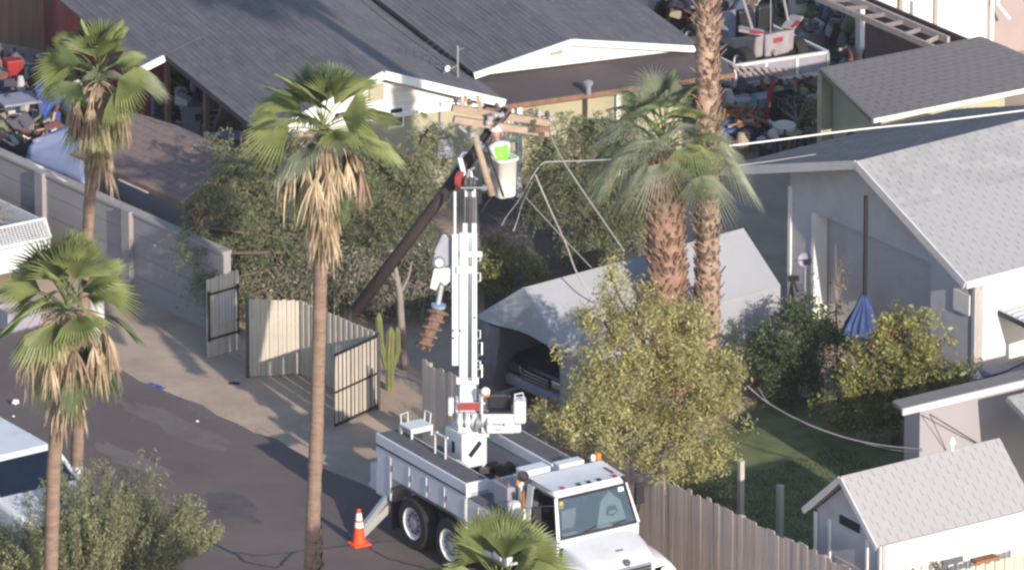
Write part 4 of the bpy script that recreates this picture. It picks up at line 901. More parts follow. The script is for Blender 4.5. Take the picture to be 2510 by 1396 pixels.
# large bush bottom left (upright fine shoots)
b9=pt(215,1420); root=thing('creosote_bush','large grey-green bush with upright shoots at bottom left','shrub',b9,group='yard shrubs')
cs=[];mb=MB(); random.seed(9)
for i in range(400):
    px=random.uniform(-140,545); lim=1.0-abs((px-(255 if px>255 else 230))/(290.0 if px>255 else 520.0))**2.2; 
    if lim<=0.05: continue
    b_=b9+Vector(((px-215)/131.0*.55, random.uniform(-1.6,.9)*lim,0)); hgt=(1.0+1.3*lim)*random.uniform(.55,1.0)*(1.0 if px>200 else max(.5,.5+.5*(px+40)/240.0)); 
    e=b9+Vector(((px-215)/131.0+random.uniform(-.2,.2), b_.y-b9.y+random.uniform(-.3,.3),hgt)); mid=b_.lerp(e,.5)+Vector((random.uniform(-.1,.1),0,.12))
    mb.tube([b_,mid,e],[.012,.009,.003],4); 
    for k in range(9):
        t=.3+.7*k/8; q=(b_.lerp(mid,t*2) if t<.5 else mid.lerp(e,t*2-1)); cs.append(tuple(q))
mb.build('stem',M_bark,root)
V,F=leaf_cloud(cs,17,0.05,0.075,0.022,droop=-0.5); V[:,2]=np.maximum(V[:,2],.02); npmesh('foliage',V,F,M_leaf_bush,root,origin=b9)
bz=pt(1340,1110); P=lambda px,py,dy=0: at(px,py,bz)+Vector((0,dy,0))
tree('rusty_shrub','orange-brown shrub between the truck station and the olive tree','shrub',bz,0.03,0.3,[(P(1330,1000),(.25,.2,.25)),(P(1350,1060),(.35,.25,.3)),(P(1320,1080),(.2,.2,.2))],M_leaf_rust,M_bark,90,30,0.07,0.075,0.028,group='yard shrubs',twigs=20)
# low bushes bottom right by white shed
bs=pt(2260,1560); P=lambda px,py,dy=0: at(px,py,bs)+Vector((0,dy,0))
tree('small_shrub','small leafy shrub poking up against the white shed wall','shrub',bs,0.03,0.5,[(P(2220,1393),(.25,.2,.1)),(P(2260,1388),(.2,.2,.12)),(P(2310,1385),(.2,.2,.16)),(P(2260,1450),(.7,.4,.4))],M_leaf_dark,M_bark,90,26,0.05,0.08,0.03,group='yard shrubs',twigs=20)
# dead vines heaped over the back of the metal fence
bv=pt(850,790); vt=thing('dead_vine_heap','heap of pale dead vines and brush behind the metal fence','brush',bv); mb=MB(); cs=[]; random.seed(13)
for i in range(260):
    px=random.uniform(600,1110); base_=pt(px,random.uniform(690,800)); top_py=630+25*math.sin(px*.021)+random.uniform(-25,70)
    e=at(px+random.uniform(-60,60),top_py,base_); e.z=max(.3,min(1.7,e.z*random.uniform(.6,1.0))); m_=base_.lerp(e,.5)+Vector((random.uniform(-.3,.3),random.uniform(-.2,.2),random.uniform(.1,.5)))
    q=e+Vector((random.uniform(-.4,.4),random.uniform(-.4,0),random.uniform(-.6,-.1))); q.z=max(.1,q.z)
    mb.tube([base_,m_,e,q],[.012,.01,.008,.004],4)
    for k in range(4): cs.append(tuple(m_.lerp(e,random.random()))); 
    cs.append(tuple(e.lerp(q,random.random())))
mb.build('vine_stems',M_vine,vt,kind='stuff')
V,F=leaf_cloud(cs,26,0.15,0.075,0.026,droop=.2); V[:,2]=np.maximum(V[:,2],.02); npmesh('dead_leaves',V,F,M_vine,vt,origin=bv,kind='stuff'); V,F=leaf_cloud(cs,26,0.2,0.085,0.022,droop=.4); V[:,2]=np.maximum(V[:,2],.02); npmesh('green_shoots',V,F,M_leaf_mesq,vt,origin=bv,kind='stuff')
# dead trunk and cactus beside the gate
bt_=pt(992,905); dt=thing('dead_tree','pale leafless dead tree beside the cactus','tree',bt_)
MB().tube([bt_,at(984,800,bt_),at(980,720,bt_),at(968,650,bt_)],[.085,.075,.065,.04],9).build('trunk',M_bark_pale,dt,smooth=True)
MB().tube([at(980,720,bt_),at(1000,690,bt_)+Vector((0,.2,0)),at(1010,640,bt_)],[.04,.03,.012],6).build('branch',M_bark_pale,dt,smooth=True)
MB().tube([at(979,700,bt_),at(955,660,bt_),at(950,630,bt_)],[.035,.025,.01],6).build('branch',M_bark_pale,dt,smooth=True)
bc=pt(955,955); cx=thing('cactus','tall ribbed yellow-green cactus beside the open gate leaf','cactus',bc)
def ribbed(path, r, m, root, name):
    mb=MB(); seg=16; pts=[Vector(p) for p in path]; N=[]
    for i in range(len(pts)-1):
        for k in range(5): N.append(pts[i].lerp(pts[i+1],k/5))
    N.append(pts[-1]); b=len(mb.v)
    for i,p in enumerate(N):
        e=i/(len(N)-1); rr=r*(1 if e<.85 else math.sqrt(max(.02,1-((e-.85)/.15)**2)))
        for k in range(seg): a=2*math.pi*k/seg; q=rr*(1.0 if k%2 else .78); mb.v.append(p+Vector((math.cos(a)*q,math.sin(a)*q,0)))
    for i in range(len(N)-1):
        for k in range(seg): a=b+i*seg+k; c=b+i*seg+(k+1)%seg; mb.f.append((a,c,c+seg,a+seg))
    return mb.build(name,m,root)
ribbed([bc,at(955,870,bc),at(958,800,bc)],.09,M_cactus,cx,'stem'); ribbed([at(948,900,bc),at(932,840,bc),at(928,765,bc)],.07,M_cactus,cx,'arm'); ribbed([at(962,900,bc),at(975,860,bc),at(974,800,bc)],.06,M_cactus,cx,'arm')
# ================================================================== DIGGER DERRICK TRUCK
TH=R(-57.5); TO=Vector((-0.84,-13.92,0))
tk=thing('utility_truck','white utility truck with raised crane boom, tandem rear axle and service body','truck',TO,TH)
def T(name, mb, m, parent=None, **k): return mb.build(name,m,parent or tk,local=True,**k)
TM=Matrix.Translation(TO)@Matrix.Rotation(TH,4,'Z'); TMi=TM.inverted()
def wl_(v): return TMi@Vector(v)       # world -> truck space
T('chassis_rail',MB().box((1.9,0.42,0.85),(6.4,0.09,0.24)),M_black); T('chassis_rail',MB().box((1.9,-0.42,0.85),(6.4,0.09,0.24)),M_black)
def wheel(x,y,r,wd,parent=tk,dual=False):
    s=-1 if y<0 else 1; ax=Vector((0,s,0)); c=Vector((x,y,r+.012))
    w_=bpy.data.objects.new('wheel',None); C.objects.link(w_); w_.parent=parent; w_.location=c
    b=MB(); b.lathe((0,0,0),[(r*.58,-wd/2),(r*.9,-wd/2),(r*.985,-wd*.36),(r,-wd*.2),(r,wd*.2),(r*.985,wd*.36),(r*.9,wd/2),(r*.58,wd/2)],28,axis=ax,caps=(True,False))
    o=b.build('tyre',M_rubber,w_,local=True,smooth=False)
    b=MB(); b.tube_prof(Vector((0,0,0)),ax,[(r*.60,wd*.52),(r*.57,wd*.5),(r*.49,wd*.2),(r*.3,wd*.24),(r*.22,wd*.3),(r*.2,wd*.46),(r*.05,wd*.48)],24,caps=(False,True))
    b.build('rim',M_rim,w_,local=True,smooth=False)
    MB().tube_prof(Vector((0,0,0)),ax,[(r*.47,wd*.255),(r*.45,wd*.27),(r*.24,wd*.30),(r*.21,wd*.48),(r*.04,wd*.5)],20).build('hub',M_plastic_grey,w_,local=True)
    for k in range(10):
        a=k*.628; MB().lathe((r*.36*math.cos(a),s*wd*(.27 if dual else .3),r*.36*math.sin(a)),[(.018,0),(.018,.04)],6,axis=ax).build('lug_nut',M_dsteel,w_,local=True)
    return w_
for x in (0,1.3):
    for s in (-1,1): wheel(x,s*1.10,.52,.27,dual=True); wheel(x,s*.74,.52,.27)
for s in (-1,1): wheel(4.95,s*.97,.5,.29)
for x in (0,1.3,4.95): T('axle',MB().tube([(x,-.95,.53),(x,.95,.53)],.07,8),M_black)
# service body: side compartments with wheel arches, both sides
def arch_poly(y): return [(-1.33,y,.70),(-.88,y,.70),(-.72,y,1.0),(-.42,y,1.17),(1.5,y,1.17),(1.8,y,1.02),(1.86,y,.95),(1.86,y,1.72),(-1.33,y,1.72)]
for s in (-1,1):
    T('side_compartment',MB().prism(arch_poly(s*1.2),(0,-s*.5,0)),M_body_seam,bevel=.01)
    T('top_rail',MB().box((.265,s*.95,1.825),(3.19,.52,.205)),M_white_body,bevel=.012)
    T('drip_edge',MB().box((.265,s*1.215,1.715),(3.19,.03,.03)),M_dsteel)
    T('compartment_top',MB().box((.265,s*.95,1.932),(3.1,.44,.008)),M_grey_deck)
    # arch liner
    T('arch_trim',MB().tube([(-.9,s*1.21,.70),(-.73,s*1.21,1.0),(-.42,s*1.21,1.165),(1.5,s*1.21,1.165),(1.8,s*1.21,1.02)],.022,5),M_dsteel)
for s in (-1,1):
    for (x0,x1,zb) in ((-1.315,-.79,.73),(-.77,-.13,1.2),(-.11,.48,1.2),(.50,1.12,1.2),(1.14,1.845,1.2)):
        d=T('compartment_door',MB().box(((x0+x1)/2,s*1.207,(zb+1.69)/2),(x1-x0,.022,1.69-zb)),M_white_body,bevel=.008)
        MB().box((x1+.0,s*1.222,(zb+1.66)/2),(.035,.02,(1.6-zb)*.95)).build('hinge_strip',M_white,d,local=True)
        MB().box((x0+.08,s*1.226,1.42),(.03,.02,.12)).build('latch',M_chrome,d,local=True)
T('bed_floor',MB().box((.265,0,1.2),(3.19,1.42,.06)),M_grey_deck)
T('bed_headboard',MB().box((1.83,0,1.55),(.05,1.4,.66)),M_white_body)
T('lit_edge_strip',MB().box((1.875,-1.17,1.33),(.03,.1,1.12)),M_white); T('lit_edge_strip',MB().box((1.875,1.17,1.33),(.03,.1,1.12)),M_white)  # added white strips, painted for the sunlit front edge of the body
T('tail_shelf',MB().box((-1.5,0,.78),(.34,2.3,.08)),M_white_body)
for s in (-1,1):
    tb=T('tail_box',MB().box((-1.46,s*1.0,1.0),(.22,.36,.5)),M_white_body,bevel=.01)
    for zz in (.88,1.12): MB().lathe((-1.575,s*1.0,zz),[(.05,0),(.05,.02)],10,axis=(-1,0,0)).build('tail_light',M_red,tb,local=True)
    T('mud_flap',MB().box((-.78,s*.9,.42),(.02,.6,.55)),M_black)
# outrigger on the near side and far side
for s in (-1,1):
    o=T('outrigger',MB().beam((-.95,s*.55,1.0),(-1.0,s*1.75,.10),.16,.14),M_outrig,bevel=.01)
    MB().beam((-.95,s*1.0,.95),(-1.0,s*1.72,.2),.1,.1).build('ram',M_steel,o,local=True)
    MB().box((-1.0,s*1.8,.035),(.36,.3,.05)).build('foot_plate',M_dsteel,o,local=True)
# bed equipment
T('bed_box',MB().box((1.45,.35,1.42),(.5,.5,.36)),M_plastic_grey,bevel=.02); T('hose_reel',MB().lathe((.9,.3,1.5),[(.22,-.12),(.24,-.1),(.14,-.09),(.14,.09),(.24,.1),(.22,.12)],16,axis=(0,1,0)),M_black)
T('bed_timber',MB().box((-.8,.1,1.28),(.7,.5,.1)),M_wood_brown); T('cable_coil',MB().lathe((-.55,-.25,1.24),[(.26,0),(.3,.04),(.26,.1),(.18,.1),(.16,.04),(.2,0)],18),M_rubber)
# step stool platform at the rear of the body top
st=T('rear_step',MB().box((-.85,-.6,2.12),(.40,.5,.03)),M_white)
for sx in (-.18,.18):
    for sy in (-.22,.22): MB().box((-.85+sx,-.6+sy,2.02),(.04,.04,.18)).build('step_leg',M_white,st,local=True)
MB().box((-.66,-.6,2.07),(.03,.46,.07)).build('step_apron',M_white,st,local=True)
MB().tube([(-1.04,-.82,2.13),(-1.06,-.82,2.30),(-1.06,-.66,2.32),(-1.06,-.66,2.13)],.014,6).build('grab_rail',M_white,st,local=True)
MB().tube([(-.75,-.36,2.13),(-.75,-.34,2.33),(-.95,-.34,2.33),(-.95,-.36,2.13)],.014,6).build('grab_rail',M_white,st,local=True)
MB().lathe((-1.08,-.8,1.95),[(.05,0),(.05,.12)],10).build('hose_end',M_steel,st,local=True)
random.seed(19)
for k in range(26):
    c=(random.uniform(-1.2,1.7),random.uniform(-.6,.6),1.24+random.uniform(.03,.25)); T('bed_clutter',MB().box(c,(random.uniform(.08,.4),random.uniform(.06,.3),random.uniform(.06,.28)),random.random()*3),random.choice((M_black,M_dsteel,M_wood_brown,M_plastic_grey,M_grey_deck)))
# second toolbox behind the cab
t2=T('side_box',MB().box((2.6,-.95,1.2),(1.36,.5,.92)),M_white_body,bevel=.012); MB().box((2.72,-1.207,1.2),(.7,.02,.8)).build('box_door',M_white_body,t2,local=True)
MB().box((2.3,-1.215,1.2),(.03,.02,.8)).build('hinge_strip',M_white,t2,local=True); MB().box((2.6,-.95,1.67),(1.36,.5,.012)).build('box_top',M_grey_deck,t2,local=True)
t3=T('side_box',MB().box((2.6,.95,1.2),(1.36,.5,.92)),M_white_body,bevel=.012)
gn_=T('generator',MB().box((2.72,-.78,1.93),(.5,.42,.46)),M_plastic_grey,bevel=.03)
MB().box((2.98,-.78,1.9),(.02,.3,.3)).build('grille_panel',M_steel,gn_,local=True); MB().tube([(2.5,-.95,2.18),(2.5,-.95,2.24),(2.95,-.95,2.24),(2.95,-.95,2.18)],.014,6).build('handle',M_wood_red,gn_,local=True)
T('deck_plate',MB().box((2.75,0,1.22),(1.6,1.3,.05)),M_grey_deck)
T('exhaust_stack',MB().tube([(3.45,-.62,.9),(3.45,-.62,2.3),(3.38,-.62,2.42)],.055,10),M_steel,smooth=True)
for k in range(5): T('hydraulic_hose',MB().tube([(2.2+.2*k,-.3+.1*k,1.25),(2.6+.1*k,-.1+.1*k,1.55+.1*random.random()),(3.2,-.2+.12*k,1.5),(3.4,-.5+.1*k,1.25)],.018,5),M_black)
T('tool_bundle',MB().tube([(3.3,-.85,1.6),(3.35,-.9,2.2)],.04,6),M_wood_red); T('paint_can',MB().lathe((3.45,-1.0,1.66),[(.09,0),(.09,.24),(.07,.25)],12),M_plastic_white)
T('water_cooler',MB().lathe((3.28,-1.05,1.66),[(.12,0),(.13,.3),(.11,.34),(.05,.36)],12),M_white)
# boom rest frame and lights behind the cab
VMAP=lambda v: Vector((3.37+(v[0]-3.72)*.9,v[1]*.93,v[2]*.945))
bf_=T('light_bar_frame',MB().box((3.45,.05,2.42),(.14,2.0,.13)),M_white,bevel=.015)
for y in (-.85,.95): MB().box((3.45,y,1.8),(.09,.09,1.12)).build('upright',M_white,bf_,local=True)
MB().box((3.42,-.55,2.58),(.34,.62,.2)).build('light_housing',M_white,bf_,local=True,bevel=.02); MB().box((3.44,.28,2.56),(.26,.6,.17)).build('light_housing',M_white,bf_,local=True,bevel=.02)
MB().lathe((3.62,-.92,2.62),[(.11,0),(.11,.06),(.04,.1)],14,axis=(1,-.2,.15)).build('work_light',M_black,bf_,local=True)
MB().lathe((3.5,.95,2.56),[(.06,0),(.06,.1),(.03,.13)],12).build('beacon',M_amber,bf_,local=True); MB().lathe((3.5,.82,2.56),[(.05,0),(.05,.1),(.03,.12)],12).build('spot_light',M_trim,bf_,local=True)
MB().lathe((3.55,-.98,2.46),[(.05,0),(.05,.08)],12).build('beacon',M_amber,bf_,local=True)
# ---------------- cab
cb=T('cab_floor',MB().box((4.3,0,1.0),(1.2,1.9,.16)),M_black)
T('cab_roof',MB().add([(3.72,-.86,2.46),(3.72,.86,2.46),(4.78,.84,2.44),(4.78,-.84,2.44),(3.82,-.80,2.62),(3.82,.80,2.62),(4.58,.78,2.60),(4.58,-.78,2.60)],[(3,2,1,0),(4,7,6,5),(0,1,5,4),(1,2,6,5),(2,3,7,6),(3,0,4,7)]),M_white,bevel=.07,smooth=True)
T('rear_cab_wall',MB().prism([(3.72,-.96,.95),(3.72,.96,.95),(3.72,.96,1.75),(3.72,-.96,1.75)],(.05,0,0)),M_white)
for s in (-1,1):
    T('rear_pillar',MB().prism([(3.72,s*.97,1.75),(3.94,s*.97,1.75),(3.92,s*.86,2.47),(3.72,s*.86,2.47)],(0,-s*.06,0)),M_white)
    T('windshield_pillar',MB().beam((5.02,s*.95,1.70),(4.72,s*.82,2.47),.075,.06),M_white,bevel=.015)
    d=T('cab_door',MB().prism([(3.76,s*.98,.92),(5.0,s*.98,.92),(5.02,s*.97,1.72),(3.76,s*.97,1.74)],(0,-s*.06,0)),M_white,bevel=.02)
    MB().box((3.95,s*1.0,1.5),(.14,.03,.05)).build('door_handle',M_black,d,local=True)
    MB().prism([(3.96,s*.955,1.74),(4.92,s*.955,1.72),(4.68,s*.845,2.45),(3.95,s*.855,2.45)],(0,-s*.008,0)).build('side_window',M_glass_dark,d,local=True)
    mr=T('wing_mirror',MB().box((4.62,s*1.22,2.12),(.1,.2,.42)),M_black,bevel=.02); 
    MB().tube([(4.85,s*.96,2.38),(4.66,s*1.2,2.36),(4.62,s*1.22,2.30)],.015,6).build('mirror_arm',M_black,mr,local=True); MB().tube([(4.9,s*.97,1.75),(4.66,s*1.2,1.88),(4.62,s*1.22,1.95)],.015,6).build('mirror_arm',M_black,mr,local=True)
    MB().box((4.565,s*1.22,2.17),(.008,.16,.26)).build('mirror_glass',M_chrome,mr,local=True)
T('cowl',MB().box((5.0,0,1.62),(.14,1.9,.16)),M_white,bevel=.03)
T('windshield',MB().prism([(5.00,-.90,1.72),(5.00,.90,1.72),(4.74,.79,2.45),(4.74,-.79,2.45)],(.012,0,.004)),M_glass)
T('windshield_seal',MB().tube([(5.015,-.90,1.72),(5.015,.90,1.72),(4.755,.79,2.455),(4.755,-.79,2.455),(5.015,-.90,1.72)],.032,5),M_black)
T('dashboard',MB().box((4.82,0,1.6),(.32,1.8,.22)),M_int,bevel=.04)
for y in (-.48,.48):
    sx=T('seat',MB().box((4.2,y,1.35),(.5,.5,.16)),M_int,bevel=.05); MB().box((3.98,y,1.78),(.14,.5,.8)).build('seat_back',M_int,sx,local=True,bevel=.05)
T('steering_wheel',MB().tube([(4.6+.09*math.sin(a),.48+.2*math.cos(a),1.78+.18*math.sin(a)) for a in [k*.524 for k in range(13)]],.014,6,cap=False),M_black)
pb=T('paper_screen',MB().prism([(4.80,.12,1.74),(4.80,.80,1.74),(4.70,.72,2.12),(4.66,.48,2.34),(4.68,.26,2.16)],(-.015,0,0)),M_paper)
MB().prism([(4.79,.33,1.92),(4.785,.50,1.86),(4.76,.62,1.94),(4.74,.58,2.06),(4.75,.40,2.08)],(.006,0,0)).build('printed_emblem',M_ink,pb,local=True)
MB().prism([(4.797,.38,1.935),(4.79,.50,1.90),(4.775,.57,1.945),(4.77,.54,1.975),(4.78,.42,1.97)],(.004,0,0)).build('printed_line',M_paper,pb,local=True)
T('dash_papers',MB().box((4.9,-.6,1.73),(.16,.34,.02)),M_reflect); T('dash_papers',MB().box((4.9,.22,1.73),(.14,.3,.03)),M_reflect)
T('inspection_sticker',MB().prism([(4.80,-.80,2.26),(4.80,-.68,2.26),(4.76,-.68,2.40),(4.76,-.80,2.40)],(.003,0,0)),M_yellow_sticker); T('inspection_sticker',MB().prism([(4.79,.62,2.34),(4.79,.74,2.34),(4.765,.74,2.42),(4.765,.62,2.42)],(.003,0,0)),M_reflect)
for y in (-.62,-.24,0,.24,.62): T('marker_light',MB().box((4.66,y,2.63),(.1,.07,.045)),M_redplate if abs(y)>.5 else M_black,bevel=.012)
T('roof_strip',MB().box((4.3,.7,2.625),(.35,.04,.02)),M_redplate)
# hood: loft of sections
sec=[(5.06,.88,1.66,1.0),(5.35,.86,1.60,.95),(5.7,.82,1.52,.9),(6.0,.74,1.42,.9),(6.12,.68,1.34,.9)]
mb=MB(); ns=9
for (x,hw_,zt,zb) in sec:
    prof=[(-hw_,zb),(-hw_,zt-.18),(-hw_*.96,zt-.07),(-hw_*.8,zt-.015),(0,zt),(hw_*.8,zt-.015),(hw_*.96,zt-.07),(hw_,zt-.18),(hw_,zb)]
    mb.v+=[Vector((x,y,z)) for y,z in prof]
for i in range(len(sec)-1):
    for k in range(ns-1): a=i*ns+k; mb.f.append((a,a+1,a+ns+1,a+ns))
mb.f.append(tuple(range((len(sec)-1)*ns,len(sec)*ns)))
hd=T('hood',mb,M_white,smooth=True); sm=hd.modifiers.new('s','SUBSURF'); sm.levels=1; sm.render_levels=2
for s in (-1,1):
    mb=MB(); ns=6
    secs=[(4.95,.5,1.05),(5.1,.95,1.22),(5.35,1.18,1.27),(5.6,1.2,1.25),(5.9,1.12,1.2),(6.12,.98,1.12)]
    for (x,k_,zt) in secs: mb.v+=[Vector((x,s*y,z)) for y,z in ((.62,zt+.02),(.8,zt+.03),(1.0,zt),(1.12,zt-.1),(1.14,zt-.3),(1.1,.75 if x>5.8 or x<5.0 else zt-.38))]
    for i in range(len(secs)-1):
        for k in range(ns-1): a=i*ns+k; f=(a,a+1,a+ns+1,a+ns); mb.f.append(f if s>0 else f[::-1])
    fo=T('fender',mb,M_white,smooth=True); so=fo.modifiers.new('s','SOLIDIFY'); so.thickness=.03
    T('headlight',MB().box((6.14,s*.92,1.02),(.08,.26,.22)),M_trim,bevel=.03)
gr_=T('grille',MB().box((6.15,0,1.08),(.06,1.1,.46)),M_chrome,bevel=.02)
for k in range(6): MB().box((6.19,0,.92+.065*k),(.02,1.0,.028)).build('grille_slat',M_black,gr_,local=True)
T('hood_emblem',MB().lathe((6.12,0,1.395),[(.075,0),(.07,.012),(.03,.016)],18,axis=(.8,0,.6)),M_dsteel); T('hood_vent',MB().box((5.75,.05,1.53),(.03,.16,.015)),M_dsteel)
T('bumper',MB().box((6.32,0,.62),(.22,2.2,.3)),M_white,bevel=.04)
for y in (-.35,.35): T('wiper',MB().tube([(5.03,y,1.74),(4.99,y+.35,1.82)],.01,4),M_black)
VMAP=None
# ---------------- turret and boom (boom points away from the camera)
T('pedestal',MB().box((.0,-.03,1.87),(.6,.56,.70)),M_white,bevel=.02)
for nm,c,e in (('slot',(.305,.02,1.62),(0,.22,.2)),):
    T('pedestal_slot',MB().beam((.303,-.14,1.76),(.303,.10,2.0),.1,.012,up=(1,0,0)),M_black)
T('pedestal_slot',MB().beam((.0,-.313,1.78),(.0,-.313,2.0),.1,.012,up=(0,1,0)),M_black)
for y in (-.2,.2): T('pedestal_leg',MB().box((.22,y,1.37),(.06,.06,.3)),M_white)
T('turntable',MB().lathe((0,0,2.222),[(.24,0),(.27,.02),(.27,.06),(.2,.08)],24),M_white,smooth=False)
# access step with rails at the near side of the pedestal
ac=T('access_step',MB().box((.5,-.62,1.74),(.40,.44,.03)),M_white)
for x in (.3,.66): MB().tube([(x-.1,-.84,1.74),(x-.1,-.84,2.36),(x-.02,-.84,2.38)],.02,6).build('hand_rail',M_white,ac,local=True)
MB().tube([(.2,-.84,2.36),(.56,-.84,2.36)],.02,6).build('hand_rail',M_white,ac,local=True)
MB().tube([(.66,-.72,1.73),(.66,-.72,1.94),(.66,-.72,1.2)],.022,6).build('step_leg',M_white,ac,local=True); MB().box((.52,-.76,1.62),(.3,.06,.2)).build('step_bracket',M_white,ac,local=True)
MB().tube([(.70,-.42,1.73),(.70,-.42,1.25)],.022,6).build('step_leg',M_white,ac,local=True)
# upper turret in world axes so it faces the camera squarely
Tc=TM@Vector((0,0,0)); X=Vector((1,0,0)); Y=Vector((0,1,0))
def W(name, mb, m, parent=None, **k): return mb.build(name,m,parent or tk,**k)
def tz(px,py,dy=0.0): return onp(px,py,Tc+Y*dy,Y)   # point in the plane through the turret
W('turret_head',MB().par(tz(1122,1060,-.25),X*.42,Y*.5,ZUP*.12),M_white,bevel=.02)
W('turret_cheek',MB().par(tz(1117,1050,-.2),X*.05,Y*.4,ZUP*.55),M_white,bevel=.01); W('turret_cheek',MB().par(tz(1174,1050,-.2),X*.05,Y*.4,ZUP*.55),M_white,bevel=.01)
W('winch_plate',MB().par(tz(1124,1004,-.28),X*.40,Y*.02,ZUP*.14),M_redplate)
W('winch_crossbar',MB().par(tz(1122,990,-.27),X*.52,Y*.03,ZUP*.03),M_white)
for px in (1127,1146,1162): W('valve_body',MB().lathe(tz(px,1045,-.3),[(.05,0),(.07,.1),(.05,.2),(.06,.28)],10),M_white)
W('winch_drum',MB().lathe(tz(1168,1035,-.26),[(.16,0),(.18,.03),(.1,.06),(.1,.2),(.18,.23)],16,axis=(1,-.2,0)),M_steel)
W('lift_cylinder',MB().tube([tz(1160,1050,-.1),tz(1160,930,.35)],.07,10),M_steel)
W('side_counterplate',MB().par(tz(1098,1020,-.15),X*.11,Y*.12,ZUP*.36),M_white,bevel=.03)
# boom
th_=R(66); bd=Vector((0,math.cos(th_),math.sin(th_))); bn=Vector((0,-math.sin(th_),math.cos(th_)))   # bn faces the camera (boom top)
PV=tz(1148,1000,0.05)
def bl_(py): # distance along boom whose image row is py
    lo,hi=-1,9
    for _ in range(40):
        m=(lo+hi)/2; v=PV+bd*m-CAM
        if IH/2-v.dot(U_)*FPX/v.dot(F_)>py: lo=m
        else: hi=m
    return m
def bxs(name,x0,x1,py0,py1,dep,m,off=0.0,parent=None,bev=.01):
    xa=(x0-IW/2)/129.0; xb=(x1-IW/2)/129.0; s0=bl_(py0); s1=bl_(py1); o=PV+bd*s0; o=Vector((xa,o.y,o.z))-bn*(dep/2)+bn*off
    return MB().par(o,X*(xb-xa),bd*(s1-s0),bn*dep).build(name,m,parent or tk,bevel=bev)
bo_=bxs('boom_base',1128,1168,1010,905,.34,M_boom)
bxs('boom_lower',1127,1170,925,572,.44,M_boom); bxs('boom_side_panel',1109,1127,897,575,.36,M_boom)
bxs('boom_second_section',1135,1169,575,548,.34,M_boom); bxs('boom_third_section',1138,1167,552,476,.22,M_dsteel)
bxs('boom_collar',1128,1183,632,618,.5,M_boom); bxs('boom_collar',1119,1174,944,925,.5,M_steel); bxs('boom_plate',1120,1160,672,655,.47,M_white)
bxs('boom_end_cap',1140,1166,484,470,.3,M_white); bxs('boom_stripe',1145,1163,582,578,.36,M_black)
for x in (1151,1156): MB().tube([Vector(((x-IW/2)/129.0,(PV+bd*bl_(935)).y,(PV+bd*bl_(935)).z))+bn*.25,Vector(((x-IW/2)/129.0,(PV+bd*bl_(470)).y,(PV+bd*bl_(470)).z))+bn*.2],.012,5).build('winch_line',M_cable_dark,tk)
def bp(px,py,off=0.0): v=PV+bd*bl_(py)+bn*off; return Vector(((px-IW/2)/129.0,v.y,v.z))
MB().tube([bp(1116,580,.1),bp(1116,470,.1)],.03,8).build('hydraulic_tube',M_boom,tk)
for py in (905,830,690,640): MB().tube([bp(1171,py,.1),bp(1178,py,.12),bp(1178,py-20,.12),bp(1171,py-20,.1)],.012,5).build('hose_guide',M_white,tk)
for py in (925,870): MB().tube([bp(1172,py,.1),bp(1182,py,.14),bp(1182,py-30,.14),bp(1172,py-30,.1)],.014,5).build('grab_loop',M_steel,tk)
for (px,py) in ((1113,812),(1165,780),(1130,812),(1113,830)): MB().box(bp(px,py,.24),(.03,.02,.03)).build('bolt',M_dsteel,tk)
MB().par(bp(1112,822,.185),X*.28,bd*.12,bn*.006).build('label_plate',M_white_body,tk)
# boom tip: crossbar, sheaves, pole guide
tip=bp(1152,466)
MB().tube([bp(1130,462,.15),bp(1196,462,.15)],.02,6).build('tip_crossbar',M_steel,tk)
for px in (1143,1156,1164): MB().lathe(bp(px,448,.1),[(.09,-.02),(.1,-.015),(.06,0),(.1,.015),(.09,.02)],14,axis=(1,0,0)).build('sheave',M_steel,tk)
MB().lathe(bp(1128,440,.0),[(.14,-.05),(.16,-.04),(.16,.04),(.14,.05)],18,axis=(1,-.4,0)).build('pole_guide_ring',M_redplate,tk)
for (a,b) in (((1140,470),(1150,415)),((1165,470),(1155,420)),((1150,430),(1172,440)),((1148,420),(1165,410))): MB().tube([bp(*a),bp(*b)],.022,6).build('tip_bracket',M_steel,tk)
MB().beam(bp(1139,430,-.05),bp(1127,385,-.05),.1,.05).build('pole_claw',M_boom,tk,bevel=.01); MB().tube([bp(1127,388,-.05),bp(1135,375,-.05),bp(1148,372,-.05)],[.04,.03,.015],6).build('pole_claw_tip',M_tarp_greyblue,tk)
for k in range(12): MB().box(bp(1168,478+6*k,.1),(.018,.012,.03)).build('chain_link',M_steel,tk)
# auger hung on the left of the boom
ag=bxs('auger_bracket',1068,1128,676,656,.2,M_white,off=-.05)
MB().prism([bp(1070,712,-.05),bp(1056,706,-.05),bp(1066,660,-.05),bp(1105,660,-.05),bp(1104,690,-.05),bp(1092,700,-.05),bp(1080,690,-.05)],bn*.16).build('auger_motor_cover',M_white,ag)
MB().tube([bp(1085,695,-.02),bp(1074,752,-.02)],.05,10).build('kelly_shaft',M_steel,ag)
MB().prism([bp(1064,632,-.1),bp(1090,578,-.1),bp(1112,585,-.1),bp(1112,650,-.1),bp(1072,654,-.1)],bn*.14).build('auger_gearbox',M_plastic_grey,ag)
MB().beam(bp(1098,640,.0),bp(1101,585,.0),.12,.06).build('gearbox_panel',M_tarp_blue,ag); MB().lathe(bp(1078,645,.02),[(.12,0),(.13,.05),(.08,.1)],14,axis=bn).build('gearbox_flange',M_steel,ag)
MB().beam(bp(1070,620,.0),bp(1092,575,.0),.06,.05).build('gearbox_arm',M_white,ag); MB().lathe(bp(1076,752,-.02),[(.14,0),(.14,.05),(.04,.06)],14,axis=(.1,0,.9)).build('auger_collar',M_plastic_lblue,ag)
